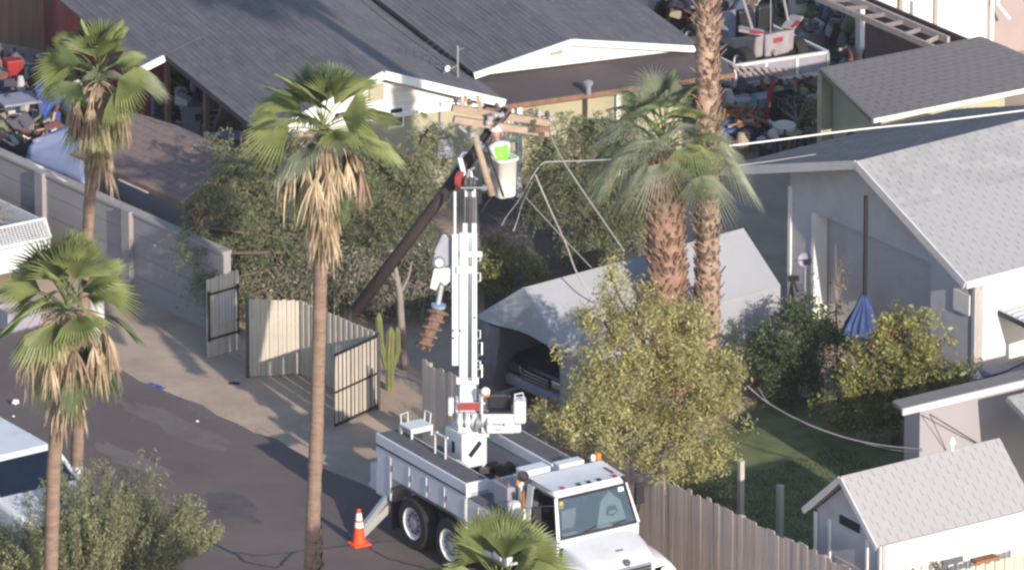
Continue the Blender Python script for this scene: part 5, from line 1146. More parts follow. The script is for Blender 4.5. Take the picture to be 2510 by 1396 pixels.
mb=MB(); a0_=bp(1078,758,-.02); a1_=bp(1042,846,-.02); axd=(a1_-a0_); AL=axd.length; axd.normalize(); ax1=axd.cross(Vector((0,1,0))).normalized(); ax2=axd.cross(ax1); n=64
mb.tube([a0_,a1_],[.14,.11],10)
for i in range(n+1):
    t=i/n; a=t*2*math.pi*4.6; c=a0_+axd*AL*t; r_=.205*(1-.15*t)*(1+.08*math.sin(i*2.1)); o=ax1*math.cos(a)+ax2*math.sin(a); b=len(mb.v)
    mb.v+=[c+o*.03,c+o*r_,c+o*r_*.97+axd*.045,c+o*.03+axd*.07]
    if i: 
        for k in range(4): mb.f.append((b-4+k,b-4+(k+1)%4,b+(k+1)%4,b+k))
mb.build('auger_flight',M_auger,ag); MB().tube([a1_,a1_+axd*.09],[.05,.015],8).build('pilot_bit',M_wood_red,ag)
for k in range(3): q=a1_+ax1*(.12*(k-1)); MB().beam(q,q+axd*.07,.04,.03).build('auger_tooth',M_auger,ag)
# operator station to the right of the turret
op=W('operator_station',MB().par(tz(1182,1062,-.35),X*.60,Y*.5,ZUP*.07),M_white,bevel=.01)
fr_=tz(1180,1058,-.36)
pl_=MB().par(tz(1180,1060,-.37),X*.62,Y*.03,ZUP*.37).build('front_panel',M_white,op,bevel=.012)
def mark(pix, m): MB().prism([tz(px,py,-.373) for px,py in pix],-Y*.004).build('panel_marking',m,pl_)
M_mk1=mat('faded_print',(0.30,0.30,0.30),.7,.1,20); M_mk2=mat('pale_print',(0.42,0.42,0.37),.7,.1,20)
mark([(1191,1035),(1200,1035),(1199,1041),(1196,1040)],M_mk1); mark([(1205,1036),(1221,1036),(1231,1038),(1231,1043),(1208,1041)],M_mk1); mark([(1232,1037),(1237,1037),(1237,1043),(1233,1043)],M_ink)
mark([(1213,1049),(1219,1049),(1218,1056),(1216,1055)],M_mk1); mark([(1220,1049),(1229,1050),(1229,1056),(1220,1056)],M_mk2)
MB().par(tz(1258,1040,-.4),X*.24,Y*.34,ZUP*.46).build('control_console',M_white,op,bevel=.05); MB().par(tz(1246,1062,-.38),X*.24,Y*.36,ZUP*.16).build('lower_box',M_white,op,bevel=.04)
MB().par(tz(1195,1008,-.05),X*.45,Y*.12,ZUP*.35).build('seat_back',M_black,op,bevel=.05); MB().par(tz(1197,1022,-.3),X*.42,Y*.3,ZUP*.1).build('seat_pad',M_black,op,bevel=.04)
MB().tube([tz(1181,1050,-.3),tz(1181,965,-.3)],.025,6).build('corner_upright',M_white,op); MB().lathe(tz(1190,966,-.3),[(.08,0),(.09,.08),(.05,.13)],12).build('station_lamp',M_trim,op); MB().box(tz(1191,966,-.33),(.12,.1,.05)).build('lamp_lens',M_amber,op)
MB().tube([tz(1262,978,-.3),tz(1262,966,-.3),tz(1282,962,-.3),tz(1283,975,-.3)],.016,6).build('grab_handle',M_white,op)
W('station_arm',MB().par(tz(1160,1070,-.2),X*.3,Y*.25,ZUP*.1),M_white)

# ================================================================== BROKEN POLE, BUCKET, WORKER
pY=(bp(1130,430)).y+0.22
def pp(px,py,dy=0.0): return onp(px,py,Vector((0,pY+dy,0)),Y)
P0,P1=pp(870,764,-.25),pp(1243,268,.35)
po=thing('utility_pole','dark creosoted broken utility pole with crossarms hung from the boom tip','utility pole',P0)
MB().tube([P0,P0.lerp(P1,.5),P1],[.125,.118,.105],14).build('pole_shaft',M_pole,po,smooth=True)
def arm(px0,py0,px1,py1,dy,name='crossarm'): 
    a,b=pp(px0,py0,dy-.15),pp(px1,py1,dy+.35); return MB().beam(a,b,.11,.13).build(name,M_arm,po,bevel=.008),a,b
ar1,aa,ab_=arm(1108,264,1346,301,.3); ar2,ba,bb=arm(1112,292,1346,327,.0)
for k,t in enumerate((.04,.1,.18,.3,.46,.9,.98)):
    q=aa.lerp(ab_,t)+ZUP*.06; ins=MB().lathe(q,[(.02,0),(.02,.06),(.06,.07),(.035,.10),(.055,.12),(.03,.16),(.01,.18)],10).build('insulator',M_insul if k%2 else M_dsteel,po)
for (x0,y0,x1,y1) in ((1128,238,1140,268),(1140,236,1156,272),(1170,236,1178,272)): MB().beam(pp(x0,y0,.25),pp(x1,y1,.25),.06,.06).build('arm_pin',M_arm,po)
MB().beam(pp(1126,308,-.1),pp(1152,333,-.1),.03,.05).build('arm_brace',M_steel,po); MB().beam(pp(1250,265,.2),pp(1190,355,.0),.03,.05).build('arm_brace',M_dsteel,po)
for k in range(6): MB().box(pp(1316+6*k,316,-.08),(.03,.04,.1)).build('arm_bolt',M_wood_brown,po)
for (px,py) in ((1202,290),(1216,282),(1198,300),(1228,282),(1352,292),(1354,326)): MB().lathe(pp(px,py,-.12),[(.03,-.06),(.06,-.03),(.04,0),(.06,.03),(.03,.06)],10,axis=(1,.3,.2)).build('insulator',M_insul,po)
for (a,b) in (((1205,300),(1232,272)),((1210,312),(1240,282))): MB().tube([pp(*a,-.1),pp(*b,-.1)],.02,6).build('hardware_rod',M_dsteel,po)
gp=thing('support_pole','slim weathered grey wooden pole leaning against the broken pole crossarm','pole',pp(1206,478,-.35))
MB().tube([pp(1206,478,-.35),pp(1160,322,-.25)],[.075,.06],10).build('shaft',M_arm,gp,smooth=True); MB().box(pp(1161,330,-.3),(.12,.06,.08)).build('bracket',M_steel,gp)
# bucket on the boom tip
bk=thing('work_bucket','white fibreglass work bucket mounted beside the boom tip','bucket',pp(1230,474,-.1))
c_=pp(1234,478,-.1); hb=.78
def bucket_shell(c,hh,s0,s1,rz):
    mb=MB(); M=Matrix.Rotation(rz,3,'Z'); rings=[]
    def ring(s,z):
        b=len(mb.v); n=20
        for k in range(n):
            a=2*math.pi*k/n; cx_=math.copysign(abs(math.cos(a))**.45,math.cos(a))*s; cy_=math.copysign(abs(math.sin(a))**.45,math.sin(a))*s*.95; mb.v.append(c+M@Vector((cx_,cy_,0))+ZUP*z)
        return b
    R_=[ring(s0*.92,0),ring(s0,.04),ring(s1,hh-.06),ring(s1+.03,hh-.05),ring(s1+.03,hh),ring(s1-.02,hh),ring(s0-.03,.06)]
    for i in range(len(R_)-1):
        for k in range(20): mb.f.append((R_[i]+k,R_[i]+(k+1)%20,R_[i+1]+(k+1)%20,R_[i+1]+k))
    mb.f.append(tuple(R_[0]+k for k in range(20))[::-1]); mb.f.append(tuple(R_[-1]+k for k in range(20)))
    return mb
bucket_shell(c_,hb,.205,.225,R(-62)).build('shell',M_bucket,bk,smooth=True)
MB().beam(bp(1185,463,.1),c_+ZUP*.25-X*.2,.07,.09).build('mount_arm',M_steel,bk)
MB().par(c_+Vector((-.30,-.02,.02)),X*.05,Y*.3,ZUP*.5).build('mount_plate',M_bucket_grey,bk)
MB().tube([pp(1190,345,-.3),pp(1205,395,-.35),pp(1235,482,-.35)],.02,6).build('control_hose',M_black,bk)
# worker standing in it
hip=c_+Vector((-.03,.03,.50)); root=thing('person','worker in lime safety vest and hard hat standing in the raised bucket','person',c_+ZUP*.07)
def skin_fig(name, joints, edges, radii, m, parent, rootidx=0, sub=2):
    me=bpy.data.meshes.new(name); Mi=root_matrix(parent).inverted(); me.from_pydata([tuple(Mi@Vector(j)) for j in joints],edges,[]); me.update()
    ob=bpy.data.objects.new(name,me); C.objects.link(ob); ob.parent=parent; me.materials.append(m)
    sk=ob.modifiers.new('skin','SKIN'); 
    if not me.skin_vertices: me.attributes  # layer is made by the modifier
    sv=me.skin_vertices[0].data if me.skin_vertices else None
    if sv is None:
        bm=bmesh.new(); bm.from_mesh(me); bm.verts.layers.skin.verify(); bm.to_mesh(me); bm.free(); sv=me.skin_vertices[0].data
    for i,r in enumerate(radii): sv[i].radius=r if hasattr(r,'__len__') else (r,r); sv[i].use_root=(i==rootidx)
    sb_=ob.modifiers.new('sub','SUBSURF'); sb_.levels=1; sb_.render_levels=sub; return ob
H_=hip; f_=Vector((-.55,.83,0)); sd2=Vector((.83,.55,0))   # faces up-left towards the crossarms
che=H_+f_*.10+ZUP*.38; nk=H_+f_*.15+ZUP*.54; hdp=H_+f_*.2+ZUP*.70
shl=che+sd2*.19+ZUP*.06; shr=che-sd2*.19+ZUP*.06
ell=shl+f_*.2-ZUP*.12; wrl=ell+f_*.22+ZUP*.14; elr=shr+f_*.18-ZUP*.1; wrr=elr+f_*.22+ZUP*.16
J=[H_,H_+ZUP*.18+f_*.04,che,nk,shl,ell,wrl,shr,elr,wrr,H_+sd2*.09-ZUP*.1,H_+sd2*.1-ZUP*.42+f_*.03,H_+sd2*.1-ZUP*.52,H_-sd2*.09-ZUP*.1,H_-sd2*.1-ZUP*.42+f_*.03,H_-sd2*.1-ZUP*.52]
E_=[(0,1),(1,2),(2,3),(2,4),(4,5),(5,6),(2,7),(7,8),(8,9),(0,10),(10,11),(11,12),(0,13),(13,14),(14,15)]
RR=[(.15,.11),(.14,.11),(.17,.12),.06,.07,.055,.035,.07,.055,.035,.09,.075,.055,.09,.075,.055]
# hands and head grow from the same skin
nJ=len(J)
for wr,el_ in ((6,5),(9,8)):
    d_=(J[wr]-J[el_]).normalized(); pal=J[wr]+d_*.07; J.append(pal); RR.append(.028); E_.append((wr,len(J)-1)); pi=len(J)-1; sdv=d_.cross(ZUP).normalized()
    for k in range(4):
        a=pal+d_*.04+sdv*(.024*(k-1.5)); b=a+d_*(.035+.006*(1-abs(k-1.5)))-ZUP*.012; J.append(a); RR.append(.009); E_.append((pi,len(J)-1)); J.append(b); RR.append(.008); E_.append((len(J)-2,len(J)-1)); J.append(b-ZUP*.02+d_*.012); RR.append(.007); E_.append((len(J)-2,len(J)-1))
    J.append(J[wr]+d_*.045+sdv*.04-ZUP*.01); RR.append(.010); E_.append((pi,len(J)-1))
skin_fig('body',J,E_,RR,M_cloth,root)
hm=MB(); 
prof=[(.02,-.125),(.06,-.115),(.078,-.07),(.083,0),(.082,.05),(.06,.1),(.02,.12)]
hm.tube_prof(hdp,ZUP,prof,14); hm.smooth=True; hd_=hm.build('head',M_skin,root)
MB().tube([hdp+f_*.08+ZUP*.0,hdp+f_*.105-ZUP*.02],[.012,.016],6).build('nose',M_skin,hd_)
for s in (-1,1): MB().lathe(hdp+f_*.076+sd2*s*.03+ZUP*.02,[(.009,0),(.006,.006)],8,axis=f_).build('eye',M_ink,hd_); MB().box(hdp+sd2*s*.085,(.015,.03,.05)).build('ear',M_skin,hd_)
MB().box(hdp+f_*.075-ZUP*.055,(.012,.04,.01)).build('mouth',M_wood_brown,hd_)
MB().lathe(hdp+ZUP*.035,[(.13,0),(.105,.012),(.1,.05),(.08,.09),(.03,.115)],16).build('hard_hat',M_trim,root,smooth=True)
vb=MB(); ring=[]
for z,rx,ry in ((.02,.175,.14),(.2,.18,.145),(.36,.205,.15),(.46,.17,.12)):
    b=len(vb.v)
    for k in range(16): a=k*.3927; vb.v.append(H_+f_*(.04+.14*z)+ZUP*z+sd2*math.cos(a)*rx+f_*math.sin(a)*ry)
for i in range(3):
    for k in range(16): vb.f.append((i*16+k,i*16+(k+1)%16,(i+1)*16+(k+1)%16,(i+1)*16+k))
vo_=vb.build('safety_vest',M_vest,root,smooth=True); so=vo_.modifiers.new('s','SOLIDIFY'); so.thickness=.012
HAZE=0.00009
# ================================================================== CONE, POSTS, CABLES
random.seed(77)
cb_=pt(880,1333); cone=thing('traffic_cone','orange traffic cone with two white bands beside the truck outrigger','traffic cone',cb_)
MB().box(cb_+ZUP*.02,(.36,.36,.035),.5).build('base',M_orange,cone,bevel=.02)
def cring(z0,z1,m,nm,e=0.0):
    r=lambda z:.135-.10*(z/.71)+e
    MB().lathe(cb_,[(r(z0),z0),(r(z1),z1)],20).build(nm,m,cone,smooth=False)
cring(.036,.71,M_orange,'cone_body'); cring(.36,.46,M_reflect,'white_band',.003); cring(.50,.64,M_reflect,'white_band',.003)
def post(px,py0,py1,lab,m=M_wood_grey,wd=.1):
    b=pt(px,py1); t=thing('post',lab,'post',b,group='free-standing posts'); h_=hz(b,py0); MB().box((b.x,b.y,h_/2),(wd,wd,h_),.6).build('shaft',m,t,bevel=.006); MB().box((b.x,b.y,h_+.008),(wd*1.05,wd*1.05,.012),.6).build('top_cap',m,t)
post(1815,1130,1318,'taller wooden post with sunlit top standing on the lawn',M_panel); post(1911,1190,1362,'shorter wooden post standing on the shaded lawn',M_panel,.11)
bpk=pt(2118,880); t=thing('steel_post','slim dark steel pole in front of the recessed garage door','post',bpk); MB().tube([bpk,Vector((bpk.x,bpk.y,hz(bpk,480)))],.045,8).build('shaft',M_black,t); MB().lathe(bpk,[(.09,0),(.09,.015)],10).build('foot_plate',M_black,t)
bpk=pt(2361,945); t=thing('steel_post','short dark post beside the patio awning','post',bpk); MB().tube([bpk,Vector((bpk.x,bpk.y,hz(bpk,772)))],.045,8).build('shaft',M_black,t); MB().lathe(bpk,[(.09,0),(.09,.015)],10).build('foot_plate',M_black,t)
def cable(label, pts, r, m, name='cable', cat='cable'):
    r*=.68
    P=[pt(*q) if len(q)==3 else Vector(q[0]) for q in pts]; Q=[]
    n=len(P)
    for i in range(n-1):   # catmull-rom
        a,b,c,d=P[max(i-1,0)],P[i],P[i+1],P[min(i+2,n-1)]
        for k in range(6):
            t=k/6; Q.append(0.5*((2*b)+(c-a)*t+(2*a-5*b+4*c-d)*t*t+(3*b-a-3*c+d)*t**3))
    Q.append(P[-1]); o=MB().tube(Q,r,6).build(name,m); tag(o,label,cat); return o
cable('straight grey guy cable running down from the crossarm end',[(1343,318,6.8),(1375,385,6.0),(1430,470,5.0),(1530,615,3.2)],.022,M_cable)
cable('white rope looping down onto the garage tent roof',[(1312,428,5.3),(1345,505,4.6),(1388,600,3.6),(1410,660,3.0),(1440,712,2.55),(1480,738,2.35)],.024,M_cable,'rope','rope')
cable('pale cable bending down from the palm towards the crossarm',[(1700,365,4.6),(1570,385,5.0),(1455,393,5.3),(1360,396,5.5),(1328,402,5.5),(1300,440,5.2)],.017,M_cable)
cable('longer loose end of pale cable hanging beside the bucket',[(1300,440,5.2),(1272,490,4.7),(1242,530,4.3),(1230,552,4.1)],.015,M_cable); cable('shorter loose end of pale cable right of its twin',[(1304,448,5.2),(1280,500,4.6),(1268,540,4.2),(1258,566,4.0)],.015,M_cable)
cable('thin grey wire falling to the tent ridge',[(1290,485,5.0),(1370,572,3.9),(1450,656,2.9)],.012,M_cable)
cable('thick white service cable crossing the upper right house',[(1690,368,4.4),(1850,350,4.4),(2100,318,4.5),(2300,297,4.7),(2560,264,5.0)],.026,mat('white_cable',(0.72,0.70,0.68),.6,.05,4))
cable('thinner white service cable along the pale-roofed house eave',[(1640,420,4.0),(1770,410,4.0),(1880,396,4.0),(2000,378,4.2)],.015,M_cable)
cable('slack pair of grey cables across the shaded lawn',[(1832,945,1.6),(1880,985,1.45),(1960,1030,1.4),(2060,1068,1.4),(2160,1090,1.5),(2262,1100,1.7)],.022,M_cable); cable('thin grey cable just below the slack pair over the lawn',[(1860,950,1.6),(1890,990,1.5),(1990,1042,1.4),(2110,1082,1.35),(2200,1103,1.45),(2262,1104,1.65)],.012,M_cable)
cable('dark wire running across the grey shingle roof',[(860,-20,3.2),(960,62,3.0),(1040,120,2.85),(1120,185,2.7)],.014,M_cable_dark); cable('thin dark wire strung through the mesquite tree',[(560,602,2.3),(720,595,2.1),(900,570,2.2),(1090,560,2.3)],.01,M_cable_dark)
cable('black wire drooping beside the bucket arm',[(1180,520,3.8),(1210,480,4.0),(1260,490,3.9),(1300,530,3.6)],.01,M_cable_dark)
cable('green garden hose lying on the lawn edge',[(1935,985,.02),(2010,1085,.02),(2050,1130,.02),(2095,1170,.02)],.02,M_leaf_bright,'garden_hose','hose')
# ================================================================== VEHICLES
def car(label, cat, loc, rz, paint, L=4.8, Wd=1.9, Hh=1.85, hood=1.1, hz_=1.05, name='parked_car', ws=0.7):
    r=thing(name,label,cat,loc,rz); h=Wd/2
    def B(n,mb,m,p=None,**k): return mb.build(n,m,p or r,local=True,**k)
    xf=L/2; xr=-L/2; xc=xf-hood   # cowl
    low=[(xr,.35),(xf-.05,.35),(xf,.6),(xf-.06,hz_-.14),(xf-.25,hz_-.05),(xc,hz_+.05),(xr+.05,hz_+.05),(xr,.8)]
    mb=MB(); secs=[(-h,.0),(-h*.97,1)]; B('body',MB().prism([(x,-h,z) for x,z in low],(0,Wd,0)),paint,bevel=.08)
    g0=[(xc,hz_+.06),(xr+.1,hz_+.06)]; g1=[(xc-ws,Hh-.06),(xr+.35,Hh-.06)]; hb=h*.95; ht=h*.80
    # pillars and roof
    roof=MB().add([(g1[0][0]+.02,-ht,Hh-.08),(g1[0][0]+.02,ht,Hh-.08),(g1[1][0],ht,Hh-.08),(g1[1][0],-ht,Hh-.08),(g1[0][0]-.12,-ht*.93,Hh),(g1[0][0]-.12,ht*.93,Hh),(g1[1][0]+.15,ht*.93,Hh),(g1[1][0]+.15,-ht*.93,Hh)],[(0,1,2,3),(4,7,6,5),(0,4,5,1),(1,5,6,2),(2,6,7,3),(3,7,4,0)])
    B('roof',roof,paint,bevel=.04)
    for s in (-1,1):
        B('pillar',MB().beam((xc,s*hb*.98,hz_+.05),(g1[0][0],s*ht*.98,Hh-.06),.08,.07),paint); B('pillar',MB().beam((xr+.1,s*hb*.98,hz_+.05),(g1[1][0],s*ht*.98,Hh-.06),.14,.07),paint); B('pillar',MB().beam((-.1,s*hb*.98,hz_+.05),(-.2,s*ht*.98,Hh-.06),.08,.05),paint)
        B('side_window',MB().prism([(xc-.02,s*hb*.96,hz_+.06),(xr+.15,s*hb*.96,hz_+.06),(g1[1][0],s*ht*.96,Hh-.07),(g1[0][0],s*ht*.96,Hh-.07)],(0,-s*.008,0)),M_glass_dark)
        B('door_mirror',MB().box((xc-.25,s*(h+.1),hz_+.12),(.12,.2,.14)),paint,bevel=.03)
        B('headlight',MB().box((xf-.06,s*h*.72,hz_-.28),(.12,.36,.16)),M_chrome,bevel=.03); B('tail_light',MB().box((xr-.005,s*h*.85,.85),(.05,.16,.3)),M_red,bevel=.02)
        for x in (xf-.85,xr+.95): wheel(x,s*(h-.1),.36,.23,r)
    B('windshield',MB().prism([(xc,-hb*.96,hz_+.06),(xc,hb*.96,hz_+.06),(g1[0][0],ht*.96,Hh-.07),(g1[0][0],-ht*.96,Hh-.07)],(.01,0,.004)),M_glass_dark); B('rear_window',MB().prism([(xr+.1,-hb*.9,hz_+.06),(xr+.1,hb*.9,hz_+.06),(g1[1][0],ht*.9,Hh-.07),(g1[1][0],-ht*.9,Hh-.07)],(-.01,0,.004)),M_glass_dark)
    gr=B('grille',MB().box((xf+.0,0,hz_-.3),(.05,Wd*.5,.22)),M_black,bevel=.02)
    for k in range(3): MB().box((xf+.03,0,hz_-.37+.07*k),(.015,Wd*.48,.02)).build('grille_bar',M_chrome,gr,local=True)
    B('bumper',MB().box((xf+.02,0,.5),(.16,Wd*.96,.2)),M_plastic_grey if paint!=M_white else paint,bevel=.05); B('dashboard',MB().box((xc-.2,0,hz_),(.4,Wd*.85,.12)),M_int)
    for s in (-1,1): B('seat',MB().box((xc-1.0,s*.4,hz_+.1),(.18,.5,.75)),M_int,bevel=.05)
    return r
# white van at left edge: roof corner at pixel (105,1097)
fv=dirv(-56); lv=dirv(34); rc=pt(128,1092,1.83); Lv=4.8; 
cx=(rc - lv*(.95*.80) - fv*(Lv/2-1.1-.7)); car('white van parked at the left edge behind the foreground palm','van',Vector((cx.x,cx.y,0)),R(-56),M_white,L=Lv,Hh=1.88,hz_=1.3,ws=.6,name='parked_van')
# dark car in the tent, front facing out of it
md=(TL+TR)/2; md.z=0; dd=-TB; ang=math.atan2(dd.y,dd.x)
car('dark blue pickup nosing out of the garage tent','car',md+TB*(2.75)+ (TR-TL).normalized()*.1,ang,M_car_dark,L=4.9,Wd=1.8,Hh=1.6,hood=1.35,hz_=1.02,name='parked_car')
# mesh-sided trailer by the wall
tc=pt(108,535,1.25); tA=dirv(-53); tBv=dirv(33); tr=thing('mesh_trailer','white mesh-sided trailer loaded with brush at the left edge','trailer',zl(tc,0))
def TR_(n,mb,m,**k): return mb.build(n,m,tr,**k)
z1,z0_=1.25,.6
TR_('floor',MB().slab(zl(tc,z0_),zl(tc,z0_)-tA*3,zl(tc,z0_)-tA*3-tBv*1.9,zl(tc,z0_)-tBv*1.9,.08),M_white_body)
TR_('side_board',MB().par(zl(tc,z0_),-tA*3,-tBv*.04,ZUP*.62),M_white); TR_('side_board',MB().par(zl(tc-tBv*1.86,z0_),-tA*3,-tBv*.04,ZUP*.62),M_white)
q=tc+tA*.22; q.z=.92
TR_('tailgate_frame',MB().beam(tc,tc-tBv*1.9,.05),M_white); TR_('tailgate_frame',MB().beam(q,q-tBv*1.9,.06,.07),M_white); TR_('tailgate_frame',MB().beam(tc,q,.05),M_white); TR_('tailgate_frame',MB().beam(tc-tBv*1.9,q-tBv*1.9,.05),M_white)
for k in range(24):
    o=tc.lerp(tc-tBv*1.9,(k+.5)/24); e=q.lerp(q-tBv*1.9,(k+.5)/24); TR_('mesh_wire',MB().beam(o,e,.012),M_white)
for k in range(9): t_=(k+.5)/9; TR_('mesh_wire',MB().beam(tc.lerp(q,t_),(tc-tBv*1.9).lerp(q-tBv*1.9,t_),.012),M_white)
TR_('tail_panel',MB().par(zl(q-tBv*1.9,.35),tBv*1.9,-tA*.05,ZUP*.5),M_white)
for (a,b) in ((-.9,0.06),(-.9,-1.96)): 
    c=zl(tc+tA*a*1.6+tBv*b,0.0); w_=MB().lathe(c+ZUP*.34,[(.2,-.1),(.32,-.1),(.34,-.05),(.34,.05),(.32,.1),(.2,.1)],20,axis=tBv).build('tyre',M_rubber,tr)
cs=[tuple(zl(tc,.95)-tA*random.uniform(.2,2.8)-tBv*random.uniform(.2,1.7)+ZUP*random.uniform(-.2,.25)) for _ in range(60)]
V,F=leaf_cloud(cs,30,.13,.14,.03); o=npmesh('brush_load',V,F,M_leaf_dry,kind='stuff'); tag(o,'dry brush piled inside the white mesh trailer','brush')
# white things half-hidden behind the foreground palm
def drum(label,px,py,r_,h_,m,name='plastic_drum',cat='drum'):
    b=pt(px,py); t=thing(name,label,cat,b); MB().lathe(b,[(r_*.92,0),(r_,.03),(r_,h_*.32),(r_*.96,h_*.34),(r_,h_*.36),(r_,h_*.68),(r_*.96,h_*.7),(r_,h_*.72),(r_,h_-.03),(r_*.9,h_)],18).build('barrel',m,t,smooth=False); MB().lathe(b+ZUP*(h_+.002),[(r_*.7,0),(r_*.7,.02),(r_*.2,.03)],14).build('lid',m,t); return t
def crate(label,px,py,wx,wy,hh,m,rz=.6,name='crate',cat='crate',z=0.0):
    b=pt(px,py,z); t=thing(name,label,cat,b,rz); o=MB(); th_=.02
    for (c,d) in (((0,0,.02),(wx,wy,.04)),((wx/2-th_/2,0,hh/2),(th_,wy,hh)),((-wx/2+th_/2,0,hh/2),(th_,wy,hh)),((0,wy/2-th_/2,hh/2),(wx-.04,th_,hh)),((0,-wy/2+th_/2,hh/2),(wx-.04,th_,hh))): o.box(c,d)
    o.build('shell',m,t,local=True); MB().box((0,0,hh*.75),(wx-.06,wy-.06,.03)).build('contents',M_wood_grey,t,local=True)
    for s in (-1,1): MB().box((0,s*(wy/2+.012),hh*.82),(wx*.3,.02,.04)).build('handle',m,t,local=True)
    return t
drum('white plastic drum behind the left foreground palm crown',238,805,.15,.6,M_white); crate('pale grey plastic tub at the left edge behind the palm crown',45,800,.8,.5,.45,M_plastic_grey,name='plastic_tub',cat='tub')
# ================================================================== RIGHT-HAND YARD THINGS
bt2=pt(2118,880); th2=Vector((bt2.x,bt2.y,hz(bt2,718)))
mb=MB(); n=18
for i in range(n+1):
    a=math.pi*(.75+1.3*i/n); 
    for t in (0,.35,.7,1.0): r_=(.05+.32*t)*(1+.16*(-1)**i+random.uniform(-.12,.12)); q=th2+Vector((math.cos(a)*r_-.08*t+random.uniform(-.02,.02),math.sin(a)*r_*.6,-t*.85+random.uniform(-.05,.03))); mb.v.append(q)
for i in range(n):
    for k in range(3): a=i*4+k; mb.f.append((a,a+1,a+5,a+4))
tpv=mb.build('tarpaulin',M_tarp_blue,smooth=False); so=tpv.modifiers.new('s','SOLIDIFY'); so.thickness=.008; tag(tpv,'blue tarpaulin hanging in folds from the dark steel pole','tarpaulin')
crate('pale box standing against the house wall behind the citrus tree',2215,850,.42,.35,.75,M_mauve,name='storage_box',cat='box'); crate('red and black equipment box behind the citrus tree',2175,855,.5,.4,.5,M_redplate,name='equipment_box',cat='box')
# satellite dish and its stand
bd_=pt(1972,800); t=thing('satellite_dish','grey satellite dish on a post against the pale house wall','dish',bd_); dz=Vector((bd_.x,bd_.y,hz(bd_,637)))
MB().tube([bd_,dz],.025,6).build('mast',M_steel,t); MB().lathe(dz,[(.02,.04),(.08,.025),(.14,-.015),(.15,-.02),(.08,.015)],18,axis=(.35,.8,-.3)).build('reflector',M_grey_box,t); MB().tube([dz,dz+Vector((-.22,-.1,.02))],.012,5).build('feed_arm',M_dsteel,t); MB().box(dz+Vector((.07,-.12,0)),(.06,.06,.12)).build('receiver',M_black,t)
bd_=pt(1940,800); t=thing('garden_hoist','black metal garden stand at the corner of the garage tent','stand',bd_); q=Vector((bd_.x,bd_.y,hz(bd_,680)))
for d in ((-.12,-.1),(.12,-.1),(0,.14)): MB().tube([bd_+Vector((d[0],d[1],0)),q],.02,5).build('leg',M_black,t)
MB().box(q+Vector((.03,0,-.02)),(.22,.12,.08)).build('head',M_black,t); MB().tube([q,q+Vector((.12,0,-.3))],.02,5).build('arm',M_black,t)
sap=pt(2050,830); t=thing('bare_sapling','thin bare sapling against the recessed garage door','sapling',sap); mb=MB()
for (a,b) in ((2048,600),(2062,640),(2040,660),(2068,690),(2055,655)): mb.tube([sap,at(2050,740,sap),at(a,b,sap)],[.02,.015,.005],5)
mb.build('branch',M_bark_pale,t); V,F=leaf_cloud([tuple(at(2060+random.uniform(-15,15),680+random.uniform(-35,25),sap)) for _ in range(10)],10,.05,.07,.03); npmesh('leaves',V,F,M_leaf_dry,t,origin=sap)
bp_=pt(1868,968); t=thing('flower_pot','terracotta bowl-shaped flower pot on the shaded lawn','flower pot',bp_); MB().lathe(bp_,[(.12,0),(.16,.02),(.22,.22),(.24,.24),(.2,.24),(.18,.2)],16).build('pot',M_terracotta,t); MB().lathe(bp_+ZUP*.19,[(.18,0),(.1,.01)],14).build('soil',M_bark,t)
drum('small pale bucket on the lawn left of the citrus tree',1945,975,.1,.18,M_terracotta,'garden_bucket','bucket')
# boat-like covered craft under the awning
bb_=pt(2470,985); t=thing('covered_boat','white hulled small boat with dark cover under the patio awning','boat',bb_); f=BW; s_=AW; mb=MB()
secs=[(-1.3,.05,.62),(-.9,.35,.6),(0,.55,.58),(1.2,.55,.58)]
for (x,hw_,zt) in secs:
    for (k,z) in ((-1,zt),(-.8,.3),(0,.15),(.8,.3),(1,zt)): q=bb_+f*x+s_*hw_*k; mb.v.append(Vector((q.x,q.y,z)))
for i in range(3):
    for k in range(4): a=i*5+k; mb.f.append((a,a+1,a+6,a+5))
    mb.f.append((i*5,i*5+5,i*5+9,i*5+4))
mb.build('hull',M_white,t); MB().par(bb_-f*.5-s_*.3+ZUP*.6,f*1.5,s_*.6,ZUP*.12).build('cover',M_plastic_grey,t,bevel=.04); MB().tube([bb_-f*1.0+ZUP*.62,bb_-f*.3+s_*.3+ZUP*.8,bb_+f*.5+ZUP*.75],.02,5).build('rail',M_black,t)
drum('white utility bucket beside the awning post',2392,960,.13,.32,M_reflect,'utility_bucket','bucket')
# ================================================================== JUNK YARD UPPER RIGHT
# trailer with side-by-side buggy
uA,uB=dirv(-57),dirv(24); u0=pt(2028,128,.95); tr2=thing('utility_trailer','dark flat trailer with white top rails carrying a buggy','trailer',zl(u0,0))
c0_,c1_,c2_,c3_=u0,u0-uB*2.15,u0-uB*2.15-uA*3.2,u0-uA*3.2
for a,b in ((c0_,c1_),(c1_,c2_),(c3_,c0_)): MB().beam(zl(a,.95),zl(b,.95),.06,.06).build('top_rail',M_white,tr2); MB().beam(zl(a,.5),zl(b,.5),.06,.1).build('bottom_rail',M_wall_lav,tr2); 
for a,b in ((c0_,c1_),(c3_,c0_)): 
    d=(zl(b,0)-zl(a,0)); MB().par(zl(a,.52),d,ZUP*.4,d.cross(ZUP).normalized()*.015).build('side_panel',M_plastic_grey,tr2)
    for k in range(4): q=a.lerp(b,k/3.0); MB().box(zl(q,.73),(.07,.07,.44),.4).build('stake',M_white,tr2)
for k in range(4): q=c1_.lerp(c2_,k/3.0); MB().box(zl(q,.73),(.06,.06,.44),.4).build('stake',M_white,tr2)
MB().slab(zl(c0_,.5),zl(c1_,.5),zl(c2_,.5),zl(c3_,.5),.06).build('deck',M_grey_deck,tr2)
